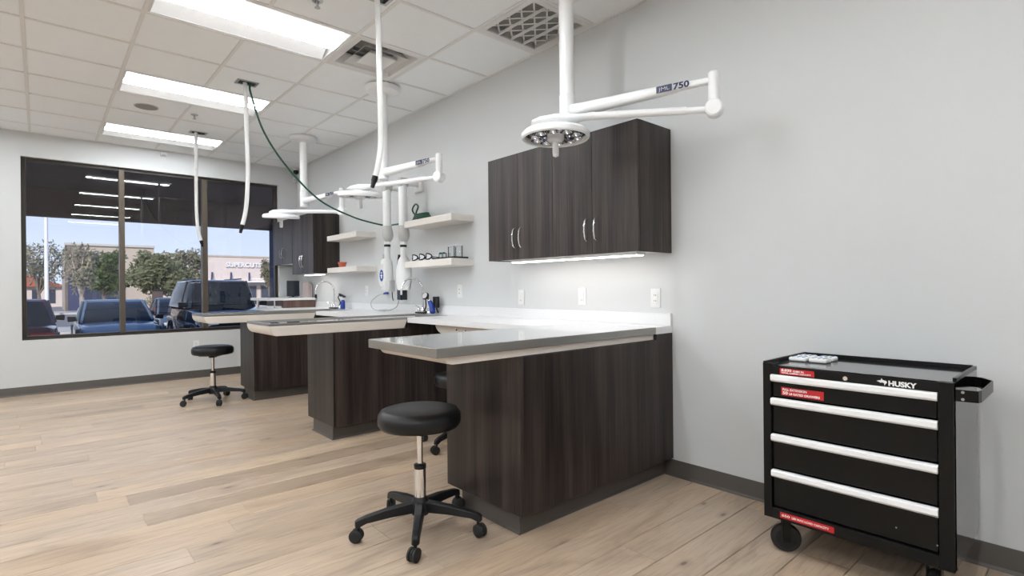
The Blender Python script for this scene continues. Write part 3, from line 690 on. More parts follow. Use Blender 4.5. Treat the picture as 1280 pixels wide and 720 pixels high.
# ================================================================== stools
def make_stool(loc, rotz, seat_z, label):
    t = thing('stool', label, 'stool', loc, 'black rolling stools', local=True, rotz=rotz)
    R_ = .202; z = seat_z
    MB().lathe([(.17, z - .095), (.19, z - .09), (.2, z - .075), (R_, z - .055), (.2, z - .03), (.188, z - .012), (.16, z - .003), (.08, z), (.0001, z)], n=56).build('seat', 'black_vinyl', t, smooth=60)
    MB().box(-.1, .1, -.1, .1, z - .108, z - .094).box(-.03, .03, -.03, .03, z - .13, z - .107).build('seat_plate', 'black_plastic', t, smooth=0, bevel=.004)
    lv = MB().tube([(.02, 0, z - .115), (.12, .02, z - .118), (.172, .03, z - .112)], .006, 10).build('lever', 'black_plastic', t)
    MB().cyl((0, 0, .3), (0, 0, z - .125), .014, n=20).build('piston', 'chrome', t)
    col = MB().lathe([(.028, .1), (.028, .308), (.024, .312)], n=24).build('column', 'chrome', t)
    MB().lathe([(.0285, .306), (.030, .309), (.030, .326), (.016, .332)], n=24).build('collar', 'black_plastic', col)
    MB().lathe([(.042, .085), (.05, .10), (.048, .135), (.034, .16), (.029, .17)], n=24).build('hub', 'black_plastic', t)
    for k in range(5):
        a = 2 * PI * k / 5; d = Vector((math.cos(a), math.sin(a), 0)); s = Vector((-d.y, d.x, 0)); up = Vector((0, 0, 1)); rings = []
        for q, w, h0, h1 in ((.03, .026, .098, .150), (.15, .023, .096, .138), (.262, .02, .086, .118), (.297, .019, .072, .108), (.312, .015, .072, .100)):
            c = d * q; rings.append([c - s * w + up * h0, c + s * w + up * h0, c + s * w * .75 + up * h1, c - s * w * .75 + up * h1])
        lg = MB().loft(rings).build('leg', 'black_plastic', t, smooth=0, bevel=.005)
        c = d * .294
        cs = MB().cyl(c + up * .045, c + up * .085, .008, n=10)
        w_ax = (d * .5 + s * .86).normalized(); f_ = w_ax.cross(up)
        cc = c + f_ * .012 + up * .031
        cs.lathe([(.026, -.006), (.0295, -.003), (.0295, .003), (.026, .006)], cc, w_ax, n=14)
        cs.build('caster', 'black_plastic', lg)
        for sg in (-1, 1):
            MB().lathe([(.022, sg * .006), (.0305, sg * .009), (.031, sg * .013), (.0305, sg * .019), (.024, sg * .023), (.008, sg * .024)], cc, w_ax, n=20).build('caster_wheel', 'black_rubber', lg)
    return t
make_stool((-1.576, 2.271, 0), math.radians(18), .605, 'black rolling stool in front of the nearest table')
make_stool((-.57, 3.32, 0), math.radians(54), .545, 'black rolling stool mostly hidden behind the nearest peninsula')
make_stool((-1.585, 6.43, 0), math.radians(53), .60, 'black rolling stool beside the far table before the window wall')

# ================================================================== tool cart
cx0, cx1, cy0, cy1 = -.545, -.075, .384, 1.05
cart = thing('tool_cart', 'black rolling tool cart with four drawers against the right wall', 'tool cart', (-.31, .717, 0))
zb, zt = .16, .846
b = MB()
b.box(cx0, cx1, cy0, cy0 + .004, zb, zt - .012).box(cx0, cx1, cy1 - .004, cy1, zb, zt)       # sides
b.box(cx1 - .004, cx1, cy0 + .004, cy1 - .004, zb, zt)                                         # back
b.box(cx0, cx1 - .004, cy0 + .004, cy1 - .004, zb, zb + .012)                                  # floor
body = b.build('body', 'cart_side', cart, smooth=0, bevel=.001)
fr = MB()
fr.box(cx0 - .004, cx0 + .03, cy0, cy0 + .045, zb, zt - .012).box(cx0 - .004, cx0 + .03, cy1 - .034, cy1, zb, zt - .004)
fr.box(cx0 - .004, cx0 + .03, cy0 + .045, cy1 - .034, .796, zt - .014).box(cx0 - .004, cx0 + .03, cy0 + .045, cy1 - .034, zb, .206)
fr.build('face_frame', 'cart_black', cart, smooth=0, bevel=.0015)
tp = MB().box(cx0 - .003, cx1 - .004, cy0 + .004, cy1 - .004, .824, .832).build('top_panel', 'cart_side', cart, smooth=0)
m = MB()
m.box(cx0 + .05, cx1, cy0, cy0 + .012, .832, zt).box(cx0 + .0, cx1, cy1 - .012, cy1, .832, zt + .004).box(cx1 - .012, cx1, cy0 + .012, cy1 - .012, .832, zt + .003)
m.build('top_rim', 'cart_black', cart, smooth=0, bevel=.0015)
zs = [(.796, .695), (.692, .536), (.533, .379), (.376, .209)]
for k, (z1, z0) in enumerate(zs):
    d = MB().box(cx0 + .008, cx0 + .024, cy0 + .049, cy1 - .038, z0 + .003, z1 - .002).build('drawer', 'cart_black', cart, smooth=0, bevel=.003)
    pf = [(cx0 + .010, z1 - .001), (cx0 - .010, z1 - .001), (cx0 - .016, z1 - .006), (cx0 - .016, z1 - .024), (cx0 - .008, z1 - .032), (cx0 + .010, z1 - .034)]
    MB().prism(pf, 'y', cy0 + .046, cy1 - .036).build('handle', 'aluminium', d, smooth=0, bevel=.001, label='bright aluminium drawer pull')
RT, UP = (0, -1, 0), (0, 0, 1)
def sticker(ya, yb, za, zb_, x, lines, lab):
    o = MB().box(x - .0012, x, ya, yb, za, zb_).build('sticker', 'red_label', cart, smooth=0, label=lab)
    for txt, y, z, size, fit in lines:
        text_mesh('sticker_lettering', txt, size, 'print_white', o, frame_mtx((x - .0018, y, z), RT, UP), bold=size * .032, fit=fit)
xf = cx0 - .004
sticker(.838, .976, .800, .8255, xf, [('8,030', .970, .8135, .0135, .042), ('CUBIC IN.', .922, .8135, .0095, .045), ('TOTAL CABINET CAPACITY', .970, .804, .0085, .12)], 'red sticker with white capacity lettering')
sticker(.807, .976, .706, .742, cx0 + .008, [('FULL EXTENSION', .970, .728, .013, .098), ('50', .970, .7115, .0175, .022), ('LB RATED DRAWERS', .943, .7115, .0125, .122)], 'red sticker with white drawer rating lettering')
sticker(.768, .981, .172, .197, xf, [('650', .974, .180, .0145, .034), ('LBS MAX LOAD CAPACITY', .932, .180, .0125, .145)], 'red sticker with white load lettering along the bottom')
text_mesh('maker_lettering', 'HUSKY', .026, 'print_white', cart, frame_mtx((xf - .0006, .578, .801), RT, UP), bold=.0012, fit=.088)
dog = [(0, .006), (.010, .010), (.014, .0105), (.0165, .019), (.020, .012), (.032, .009), (.034, .003), (.029, -.004), (.026, -.009), (.025, -.001), (.019, .002), (.012, 0), (.009, .003)]
MB().prism([(.6165 - a_, .8085 + c_ * .95) for a_, c_ in dog], 'x', xf - .0014, xf).build('maker_emblem', 'print_white', cart, smooth=0, label='small white running dog emblem')
lk = MB().lathe([(.0085, 0), (.0095, .004), (.0085, .007), (.0045, .007), (.0045, .0055)], (xf, .722, .811), (-1, 0, 0), n=18).build('lock', 'chrome', cart, label='chrome key lock')
for y, z in ((.56, .262), (.436, .238)): MB().cyl((cx0 + .0065, y, z), (cx0 + .0085, y, z), .003, n=8).build('rivet', 'steel_dull', cart)
# folded side handle (open tray-like loop)
th = .003
pth = [(-.515, cy0), (-.505, .324), (-.48, .319), (-.20, .321), (-.135, .36), (-.125, cy0)]
m = MB()
for (xa, ya), (xb, yb) in zip(pth, pth[1:]): m.beam((xa, ya, .787), (xb, yb, .787), th, .042)
for (xa, ya), (xb, yb) in zip(pth[1:-1], pth[2:-1]): m.beam((xa, ya + .006, .768), (xb, yb + .006, .768), .014, th)
m.build('side_handle', 'cart_black', cart, smooth=0)
for z in (.775, .80): MB().cyl((-.519, cy0 - .02, z), (-.516, cy0 - .02, z), .005, n=10).build('rivet', 'steel_dull', cart)
# casters
def cart_caster(x, y, swivel):
    ax = Vector((math.sin(swivel), math.cos(swivel), 0)); c0 = Vector((x, y, .062))
    m = MB().box(x - .035, x + .035, y - .03, y + .03, zb - .008, zb)
    for sg in (-1, 1): m.beam(c0 + ax * sg * .021 - Vector((0, 0, .014)), Vector((x, y, zb - .006)) + ax * sg * .021, .005, .034, side=ax)
    m.beam(Vector((x, y, zb - .010)) - ax * .023, Vector((x, y, zb - .010)) + ax * .023, .04, .006)
    c = m.tube([c0 - ax * .026, c0 + ax * .026], .008, 12).build('caster', 'cart_black', cart, smooth=0)
    MB().lathe([(.03, -.015), (.048, -.016), (.058, -.014), (.062, -.007), (.062, .007), (.058, .014), (.048, .016), (.03, .015)], c0, ax, n=32).build('caster_wheel', 'black_rubber', c)
    for sg in (-1, 1): MB().lathe([(.008, sg * .0175), (.044, sg * .0165), (.047, sg * .013)], c0, ax, n=24, caps=False).build('wheel_hub', 'black_plastic', c)
for x in (-.48, -.14):
    for y in (.455, .985): cart_caster(x, y, 1.05 if y > .9 and x < -.3 else 0)
# white ice-pack like trays on the cart
for k, (x, y) in enumerate(((-.305, .985), (-.30, .900), (-.215, .985), (-.21, .900))):
    lab = ['leftmost front', 'front right', 'rear left', 'rear right'][k]
    t = thing('pill_tray', 'small white domed tray on the tool cart, ' + lab + ' of four', 'tray', (x, y, .8325), 'white trays on the cart')
    MB().box(x - .036, x + .036, y - .037, y + .037, .8325, .852).build('body', 'white_plastic', t, bevel=.008, seg=3)
    for i in range(3):
        for j in range(3):
            c = (x - .021 + .021 * i, y - .022 + .022 * j, .852)
            MB().lathe([(.0045, -.002), (.0042, .001), (.003, .002), (.0001, .0022)], c, n=10).build('button', 'logo_blue', t)

# ================================================================== things on the worktop and shelves
def faucet(x, y, label):
    t = thing('faucet', label, 'faucet', (x, y, .941), 'gooseneck faucets')
    MB().box(x - .03, x + .03, y - .085, y + .085, .941, .958).build('base_plate', 'black_plastic', t, bevel=.006)
    MB().lathe([(.022, .958), (.020, .985), (.015, 1.0)], (x, y - .02, 0), n=20).build('spout_base', 'chrome', t)
    r = .12; zc = 1.17
    pts = [(x, y - .02, .96), (x, y - .02, 1.1), (x, y - .02, zc)] + [(x - r * (1 - math.cos(q)), y - .02, zc + r * math.sin(q)) for q in [PI * k / 12 for k in range(1, 13)]] + [(x - 2 * r, y - .02, zc - .04)]
    n = MB().tube(pts, .010, 14).build('gooseneck', 'chrome', t)
    e_ = Vector(pts[-1]); MB().tube([e_, e_ - Vector((0, 0, .02)), e_ - Vector((0, 0, .05))], [.012, .014, .012], 14).build('spray_head', 'black_plastic', n)
    for dy, s in ((.055, 1),):
        MB().lathe([(.016, .958), (.014, .99), (.010, 1.0)], (x, y + dy, 0), n=16).build('valve', 'chrome', t)
        MB().tube([(x, y + dy, 1.0), (x - .01, y + dy + .02, 1.012), (x - .03, y + dy + .06, 1.018)], [.007, .006, .007], 10).build('lever', 'chrome', t)
    return t
faucet(-.12, 4.585, 'chrome gooseneck faucet on black base behind the middle table')
faucet(-.12, 6.72, 'chrome gooseneck faucet on black base below the orange pot shelf')

# diagnostic hand-piece stand (station 2) and smaller one (station 3)
t = thing('sprayer_holder', 'blue bottle sprayer with black gauge and hoses behind middle table', 'sprayer', (-.10, 4.40, .941))
MB().lathe([(.024, .942), (.026, .946), (.024, .96), (.012, .975), (.012, 1.0)], (-.12, 4.45, 0), n=18).build('valve', 'chrome', t)
MB().tube([(-.11, 4.40, .957), (-.10, 4.43, 1.0), (-.10, 4.47, 1.06)], [.027, .028, .022], 16).build('bottle', 'blue_plastic', t, label='blue bottle')
MB().tube([(-.10, 4.47, 1.06), (-.10, 4.485, 1.085), (-.10, 4.50, 1.10)], [.02, .012, .012], 14).build('neck', 'chrome', t)
MB().lathe([(.034, -.014), (.038, -.008), (.038, .008), (.034, .014)], (-.12, 4.515, 1.115), (-.8, -.2, .35), n=24).build('gauge', 'black_plastic', t)
MB().lathe([(.0001, .0142), (.03, .0141)], (-.12, 4.515, 1.115), (-.8, -.2, .35), n=24, caps=False).build('gauge_face', 'grey_plastic', t)
MB().box(-.075, -.05, 4.37, 4.46, 1.00, 1.11).build('bracket', 'black_plastic', t, bevel=.006)
MB().tube(smooth_path([(-.08, 4.38, 1.09), (-.10, 4.36, 1.03), (-.09, 4.36, .98), (-.07, 4.37, .955)], 5), .008, 10).build('hose', 'black_rubber', t)
MB().tube(smooth_path([(-.13, 4.50, 1.10), (-.15, 4.46, 1.02), (-.14, 4.50, .97), (-.12, 4.47, .955)], 5), .007, 10).build('hose', 'black_rubber', t)
t = thing('spray_bottle', 'small blue bottle with black angled head beside the far faucet', 'bottle', (-.11, 6.46, .941))
MB().lathe([(.026, .941), (.027, .95), (.027, 1.035), (.02, 1.05), (.012, 1.06), (.012, 1.09)], (-.11, 6.46, 0), n=20).build('body', 'blue_plastic', t)
MB().lathe([(.014, 1.055), (.011, 1.10)], (-.11, 6.46, 0), n=14).build('neck', 'clear_plastic', t)
MB().beam((-.13, 6.52, 1.13), (-.10, 6.42, 1.095), .03, .02).build('head', 'black_plastic', t, bevel=.004)
t = thing('water_hose', 'short black curled hose standing between far faucet and blue bottle', 'hose', (-.11, 6.56, .941))
MB().lathe([(.02, .941), (.018, .965), (.011, .99)], (-.11, 6.56, 0), n=16).build('valve', 'chrome', t)
MB().tube(smooth_path([(-.11, 6.56, .985), (-.11, 6.54, 1.02), (-.10, 6.58, 1.05), (-.11, 6.60, 1.085), (-.11, 6.57, 1.11), (-.11, 6.52, 1.10)], 6), .007, 10).build('hose', 'black_rubber', t)
# clear tubing and leads in front of the x-ray head
t = thing('cable', 'loose grey cable with blue plug lying on worktop by x-ray unit', 'cable', (-.12, 5.6, .941))
MB().tube(smooth_path([(-.03, 5.50, 1.135), (-.06, 5.60, 1.12), (-.09, 5.72, 1.05), (-.10, 5.70, .98), (-.11, 5.58, .949), (-.10, 5.46, .952), (-.12, 5.36, .949), (-.08, 5.28, .955), (-.1, 5.40, .958), (-.15, 5.44, .949), (-.1, 5.3, .955), (-.05, 5.22, .99), (-.04, 5.18, 1.06)], 7), .005, 8).build('lead', 'grey_plastic', t)
MB().tube([(-.02, 5.46, 1.14), (-.03, 5.50, 1.14), (-.04, 5.525, 1.133)], [.014, .013, .008], 12).build('plug', 'blue_plastic', t)
MB().box(-.14, -.10, 5.36, 5.44, .941, .962).build('connector', 'steel_dull', t, bevel=.004)

# dental x-ray units
def xray(x, y, ztop, zj, label, logo):
    t = thing('xray_unit', label, 'x-ray machine', (x, y, 1.0), 'wall mounted x-ray arms')
    MB().box(-.03, -.0005, y - .07, y + .07, ztop - .14, ztop + .02).build('wall_bracket', 'white_plastic', t, bevel=.008)
    MB().tube([(-.03, y, ztop - .06), (x, y, ztop - .06)], .032, 16).build('extension_arm', 'white_enamel', t)
    MB().lathe([(.03, -.05), (.05, -.042), (.05, .042), (.03, .05)], (x, y, ztop - .06), (1, 0, 0), n=28).build('top_joint', 'grey_plastic', t)
    MB().loft([[(x + .045 * math.cos(q) * k, y + .045 * math.sin(q) * k, z) for q in [2 * PI * j / 20 for j in range(20)]] for z, k in ((ztop - .09, .9), (ztop - .12, 1), (zj + .06, 1), (zj + .04, .96))]).build('arm', 'white_enamel', t)
    MB().loft([[(x + r_ * math.cos(q), y - (.012 if z < zj + .02 else 0) + r_ * math.sin(q), z) for q in [2 * PI * j / 20 for j in range(20)]] for z, r_ in ((zj + .055, .048), (zj, .054), (zj - .04, .058), (zj - .085, .05), (zj - .11, .03))]).build('lower_joint', 'grey_plastic', t)
    MB().cyl((x, y, zj - .30), (x, y, zj - .09), .032, n=18).build('neck', 'white_enamel', t)
    MB().lathe([(.0335, zj - .165), (.0345, zj - .16), (.0345, zj - .145), (.0335, zj - .14)], (x, y, 0), caps=False).build('neck_band', 'black_plastic', t)
    hz = zj - .50
    if logo:
        MB().tube([(x - .02, y + .045, zj - .24), (x - .02, y + .05, zj - .3), (x, y + .04, zj - .34)], .014, 12).build('yoke', 'grey_plastic', t)
        h = MB().loft([[(x + a * math.cos(q), y + .02 + b_ * math.sin(q), z) for q in [2 * PI * j / 24 for j in range(24)]] for z, a, b_ in ((hz + .21, .04, .04), (hz + .19, .055, .06), (hz + .10, .065, .075), (hz - .06, .065, .08), (hz - .12, .05, .07), (hz - .14, .03, .045))]).build('tube_head', 'white_enamel', t, smooth=50)
        f = Vector((-.80, -.60, 0)).normalized(); rt = Vector((0, 0, 1)).cross(-f); rt = Vector((.60, -.80, 0)); c = Vector((x, y + .02, hz + .03)) + f * .068 + Vector((-.0, .035, 0))
        ring = lambda a, b_, e_: [c + rt * a * math.cos(q) + Vector((0, 0, b_ * math.sin(q))) + f * e_ for q in [2 * PI * j / 24 for j in range(24)]]
        MB().loft([ring(.040, .125, -.01), ring(.040, .125, .012), ring(.034, .118, .018)]).build('badge_panel', 'white_plastic', h)
        MB().loft([ring(.022, .062, .016), ring(.022, .062, .020)]).build('badge', 'logo_blue', h, label='blue oval badge')
        m = MB(); cc = c + f * .0215
        m.beam(cc - Vector((0, 0, .03)), cc + Vector((0, 0, .012)), .012, .002, side=rt); m.beam(cc - rt * .011 - Vector((0, 0, .0)), cc + rt * .011, .003, .010, side=f)
        m.ball(cc + Vector((0, 0, .028)), .008)
        m.build('badge_mark', 'print_white', h, smooth=0)
        MB().box(x - .01, x + .045, y - .075, y - .03, hz - .14, hz - .02).build('control_pod', 'grey_plastic', t, bevel=.006)
        MB().tube(smooth_path([(x + .03, y - .04, hz - .14), (x + .05, y - .01, hz - .2), (x + .08, y + .03, hz - .235)], 5), .006, 8).build('lead', 'black_rubber', t)
    else:
        h = MB().loft([[(x + a * math.cos(q), y - .005 + b_ * math.sin(q), z) for q in [2 * PI * j / 24 for j in range(24)]] for z, a, b_ in ((hz + .24, .035, .035), (hz + .2, .06, .055), (hz + .10, .075, .085), (hz - .02, .075, .085), (hz - .1, .06, .075))]).build('tube_head', 'white_enamel', t, smooth=50)
        MB().beam((x - .02, y + .062, hz + .16), (x - .02, y + .04, hz + .26), .03, .02).build('yoke', 'black_plastic', t)
        MB().box(x - .04, x + .04, y + .0, y + .07, hz - .20, hz - .09).build('cone', 'screen_dark', t, bevel=.004, label='dark square cone')
    return t
xray(-.2, 5.13, 2.33, 1.80, 'white x-ray arm with blue badge on its head, left of the pair', True)
xray(-.2, 4.795, 2.33, 1.775, 'white x-ray arm with dark square cone, right of the pair', False)

# shelf goods
MB_tray = MB().box(-.21, -.05, 3.90, 4.25, 1.458, 1.466).box(-.21, -.204, 3.90, 4.25, 1.466, 1.474).box(-.056, -.05, 3.90, 4.25, 1.466, 1.474).box(-.204, -.056, 3.90, 3.906, 1.466, 1.474).box(-.204, -.056, 4.244, 4.25, 1.466, 1.474)
tag(MB_tray.build('tray', 'black_plastic', smooth=0), 'flat black tray under the glass jars', 'tray')
def jar(x, y, r, h, label, lid=None):
    t = thing('glass_jar', label, 'jar', (x, y, 1.4665), 'clear jars on the lower shelf')
    z = 1.4665
    MB().lathe([(.0001, z), (r * .95, z), (r, z + .006), (r, z + h), (r - .003, z + h), (r - .003, z + .008), (.0001, z + .007)], (x, y, 0), n=24, caps=False).build('glass', 'jar_glass', t)
    if lid: MB().lathe([(r * .9, z + h), (r * .95, z + h + .004), (r * .9, z + h + .014), (r * .3, z + h + .018)], (x, y, 0), n=18).build('lid', lid, t)
    else: MB().lathe([(r + .002, z + h - .008), (r + .003, z + h - .004), (r + .002, z + h), (r - .003, z + h)], (x, y, 0), n=24, caps=False).build('rim', 'clear_plastic', t)
jar(-.13, 3.945, .04, .115, 'largest clear jar at the near end of the black tray')
jar(-.13, 4.04, .038, .11, 'second clear jar from the near end of the black tray')
jar(-.13, 4.11, .022, .06, 'small clear beaker between tall jars and green caps')
jar(-.13, 4.165, .024, .045, 'small jar with green cap beside the beaker', 'green_hose')
jar(-.13, 4.22, .022, .045, 'small jar with green cap at far end of black tray', 'green_hose')
def goggles(y, label):
    t = thing('goggles', label, 'goggles', (-.14, y, 1.4575), 'goggles on the lower shelf')
    ring = [( -.2 + .012 * math.cos(2 * q), y + .046 * math.cos(q), 1.458 + .036 + .028 * math.sin(q)) for q in [2 * PI * k / 20 for k in range(20)]]
    MB().tube(ring, .006, 8, closed=True).build('frame', 'black_plastic', t)
    MB().loft([[(p[0] + d, y + (p[1] - y) * .93, 1.492 + (p[2] - 1.492) * .9) for p in ring] for d in (0, .003)]).build('visor', 'clear_plastic', t)
    MB().tube(smooth_path([(-.2, y + .046, 1.49), (-.11, y + .052, 1.485), (-.07, y + .04, 1.465)], 5), .004, 8).build('temple', 'black_plastic', t)
    MB().tube(smooth_path([(-.2, y - .046, 1.49), (-.11, y - .052, 1.485), (-.07, y - .04, 1.465)], 5), .004, 8).build('temple', 'black_plastic', t)
goggles(4.585, 'black framed clear goggles farthest left on the lower shelf')
goggles(4.455, 'black framed clear goggles in the middle of the three')
goggles(4.335, 'black framed clear goggles closest to the glass jars')
t = thing('flower_pot', 'small orange pot at the far end of the lower shelf', 'pot', (-.13, 6.42, 1.458))
MB().lathe([(.036, 1.458), (.048, 1.51), (.054, 1.512), (.054, 1.53), (.046, 1.53), (.04, 1.47)], (-.13, 6.42, 0), n=24, caps=False).build('body', 'terracotta', t)
MB().lathe([(.0001, 1.52), (.047, 1.52)], (-.13, 6.42, 0), n=20, caps=False).build('filling', 'dark_void', t)

# raised stand at the far end of the worktop
rs = thing('raised_stand', 'raised white stand with brown box on the far worktop end', 'stand', (-.34, 7.93, .941))
MB().box(-.685, -.021, 7.56, 8.32, 1.045, 1.078).build('top', 'quartz', rs, smooth=0, bevel=.002)
MB().box(-.465, -.03, 7.575, 8.30, .9415, 1.044).build('box', 'laminate_warm', rs, smooth=0)
MB().box(-.59, -.575, 7.58, 7.595, .9415, 1.044).build('leg', 'steel_dull', rs, smooth=0)
MB().box(-.59, -.575, 8.285, 8.30, .9415, 1.044).build('leg', 'steel_dull', rs, smooth=0)
tag(MB().box(-.585, -.47, 7.63, 7.93, .9415, .955).box(-.58, -.475, 7.635, 7.92, .956, .966).build('paper_stack', 'print_white', smooth=0), 'stack of white paper under the raised stand', 'paper')
mt = thing('monitor', 'narrow dark screen standing on the raised white stand', 'monitor', (-.16, 8.1, 1.0785))
MB().box(-.24, -.06, 8.10, 8.125, 1.095, 1.325).build('screen', 'screen_dark', mt, smooth=0, bevel=.004)
MB().box(-.20, -.10, 8.06, 8.16, 1.0785, 1.087).box(-.165, -.135, 8.11, 8.125, 1.086, 1.12).build('foot', 'black_plastic', mt, smooth=0)
fo = thing('folder_rack', 'pinkish brown folders standing on the raised stand by the wall', 'folders', (-.06, 7.8, 1.0785))
for k in range(3): MB().box(-.085 + .02 * k, -.073 + .02 * k, 7.68, 7.93, 1.0785, 1.30 - .02 * k).build('folder', 'paper_pink', fo, smooth=0)

# ================================================================== outside
GZ = -.5
mat('asphalt', (.26, .25, .25), rough=.9, var=.12, vscale=.6)
mat('gravel', (.62, .56, .50), rough=.95, var=.15, vscale=2)
mat('curb', (.55, .53, .50), rough=.9)
mat('stucco_pink', (.70, .60, .56), rough=.9, var=.04)
mat('stucco_tan', (.52, .44, .37), rough=.9, var=.06)
mat('stone_brown', (.20, .16, .13), rough=.95, var=.3, vscale=2)
mat('navy_wall', (.045, .055, .13), rough=.7, var=.1)
mat('store_glass', (.05, .06, .09), rough=.1, var=.1)
mat('roof_tile', (.52, .14, .07), rough=.8, var=.15, vscale=3)
mat('soffit', (.10, .069, .063), rough=.8, var=.1)
mat('bark', (.20, .16, .13), rough=.9, var=.2)
mat('bark_pale', (.42, .36, .30), rough=.9, var=.2)
mat('leaf_olive', (.17, .18, .09), rough=.7, var=.35, vscale=1.2)
mat('leaf_green', (.10, .14, .05), rough=.7, var=.35, vscale=1.2)
mat('leaf_dry', (.27, .25, .17), rough=.7, var=.3, vscale=1.2)
mat('paint_maroon', (.075, .008, .022), rough=.18, coat=.8, var=.02)
mat('paint_silver', (.17, .23, .30), rough=.22, metal=.35, coat=.8, var=.02)
mat('paint_black', (.012, .013, .016), rough=.15, coat=.9, var=.02)
mat('paint_grey', (.10, .12, .15), rough=.2, coat=.8, var=.02)
mat('car_glass', (.014, .018, .026), rough=.05, spec=.3, var=.05)
mat('tail_red', (.45, .01, .02), rough=.2, var=.02)
mat('headlight', (.75, .78, .82), rough=.1, var=.02)
mat('sign_white', (.85, .85, .85), rough=.5)
struct(MB().box(-90, 110, YW + .25, 190, GZ - .1, GZ).build('parking_lot', 'asphalt', smooth=0))
# porch in front of the window
pc = MB().box(-9, 4, YW + .2, 11.9, 2.95, 3.15).box(-9, 4, 11.85, 12.05, 2.465, 3.35)
pcn = struct(pc.build('porch_canopy', 'soffit', smooth=0))
struct(MB().box(-9, 6, YW + .2, YW + .4, 3.36, 6.2).build('shade_parapet', 'stucco_tan', smooth=0))  # unseen upper front, added so its shadow falls over the parked cars
struct(MB().box(-9, 4, YW + .2, 11.6, GZ, -.05).build('porch_walk', 'curb', smooth=0))
struct(MB().box(.72, 1.06, 11.72, 12.04, -.05, 2.95).build('porch_post', 'navy_wall', smooth=0, bevel=.01))
tag(MB().prism([(-4, 27), (9, 27.6), (9.2, 32), (-4, 31)], 'z', GZ, GZ + .14).build('planting_island', 'gravel', smooth=0), 'pale gravel planting island beyond the parked cars', 'planter')
tag(MB().prism([(-6, 52.4), (26, 52.4), (26, 57), (-6, 57)], 'z', GZ, GZ + .14).build('gravel_strip', 'gravel', smooth=0), 'pale gravel strip in front of the shops', 'planter')

def leaves(m, c, rad, n, size, rnd):
    for _ in range(n):
        while True:
            p = Vector((rnd.uniform(-1, 1), rnd.uniform(-1, 1), rnd.uniform(-1, 1)))
            if .25 < p.length < 1: break
        p = Vector((c[0] + p.x * rad[0], c[1] + p.y * rad[1], c[2] + p.z * rad[2]))
        a = Vector((rnd.gauss(0, 1), rnd.gauss(0, 1), rnd.gauss(0, 1))).normalized(); b = a.orthogonal().normalized()
        s = size * rnd.uniform(.6, 1.3)
        m.add([p - a * s, p + b * s * .45, p + a * s, p - b * s * .45], [(0, 1, 2, 3)])
def tree(x, y, h, r, leafm, barkm, label, seed, dens=1., clear=.35, trunk=.14, bare=False):
    rnd = random.Random(seed)
    t = thing('tree', label, 'tree', (x, y, GZ), 'trees beyond the parking lot')
    base = Vector((x, y, GZ)); fork = base + Vector((rnd.uniform(-.2, .2), 0, h * clear))
    MB().tube(smooth_path([base, base.lerp(fork, .5) + Vector((rnd.uniform(-.1, .1), 0, 0)), fork], 4), [trunk * (1 - .04 * k) for k in range(9)], 10).build('trunk', barkm, t)
    m = MB(); lf = MB(); tips = []
    for k in range(9 if not bare else 12):
        a = 2 * PI * k / 9 + rnd.uniform(-.3, .3); q = rnd.uniform(.45, .95)
        tip = base + Vector((r * q * math.cos(a), r * q * math.sin(a) * .9, h * rnd.uniform(clear + .2, .93)))
        mid = fork.lerp(tip, .5) + Vector((0, 0, .12 * h * rnd.random()))
        m.tube(smooth_path([fork, mid, tip], 3), [trunk * .5 * (1 - .13 * j) for j in range(7)], 6); tips.append(tip); tips.append(mid)
        for j in range(3):
            e_ = tip + Vector((rnd.uniform(-.6, .6), rnd.uniform(-.5, .5), rnd.uniform(-.1, .6))) * r * .4
            m.tube([mid.lerp(tip, .6), e_], [trunk * .16, .012], 4); tips.append(e_)
    m.build('branches', barkm, t)
    for c in tips: leaves(lf, c, (r * .34, r * .34, h * .13), int(85 * dens), .13, rnd)
    for _ in range(10): leaves(lf, base + Vector((rnd.uniform(-.6, .6) * r, rnd.uniform(-.5, .5) * r, h * rnd.uniform(clear + .12, .86))), (r * .36, r * .36, h * .14), int(90 * dens), .13, rnd)
    fo_ = lf.build('foliage', leafm, t, smooth=0); fo_['kind'] = 'stuff'
    return t
tree(-2.95, 50, 5.1, 1.5, 'leaf_dry', 'bark', 'sparse olive tree behind the light pole at left', 3, .30, .3)
tree(-1.35, 37, 4.1, .75, 'leaf_dry', 'bark_pale', 'nearly bare tree with pale forked trunk', 5, .10, .35, .15, True)
tree(.25, 44, 4.35, 1.2, 'leaf_green', 'bark', 'dense dark green tree behind the silver car', 8, 1.0, .3)
tree(2.12, 36, 4.2, 1.5, 'leaf_olive', 'bark', 'wide grey green tree in the middle pane', 13, .9, .3)
tree(4.65, 42, 4.2, 1.1, 'leaf_dry', 'bark', 'grey green tree just left of the second window bar', 17, .8, .3)
tree(12.0, 48.5, 4.2, .75, 'leaf_dry', 'bark', 'small tree at the far right beside the shop wall', 21, .6, .35)
def bush(x, y, r, label, seed):
    rnd = random.Random(seed); t = thing('bush', label, 'bush', (x, y, GZ + .14), 'low bushes on gravel')
    m = MB(); leaves(m, (x, y, GZ + .29 + r * .85), (r, r, r * .7), 420, .07, rnd); m.build('foliage', 'leaf_olive', t, smooth=0)['kind'] = 'stuff'
    m = MB()
    for k in range(5): m.tube([(x, y, GZ + .162), (x + r * .6 * math.cos(k * 1.25), y + r * .6 * math.sin(k * 1.25), GZ + .14 + r)], [.02, .008], 5)
    m.build('stems', 'bark', t)
bush(1.9, 30.2, .42, 'low round bush on the gravel island behind silver car', 1)
bush(-1.3, 29, .4, 'low bush on the gravel island left of the bare tree', 2)
bush(4.2, 53.5, .7, 'low bush before the shop wall in the middle pane', 4)
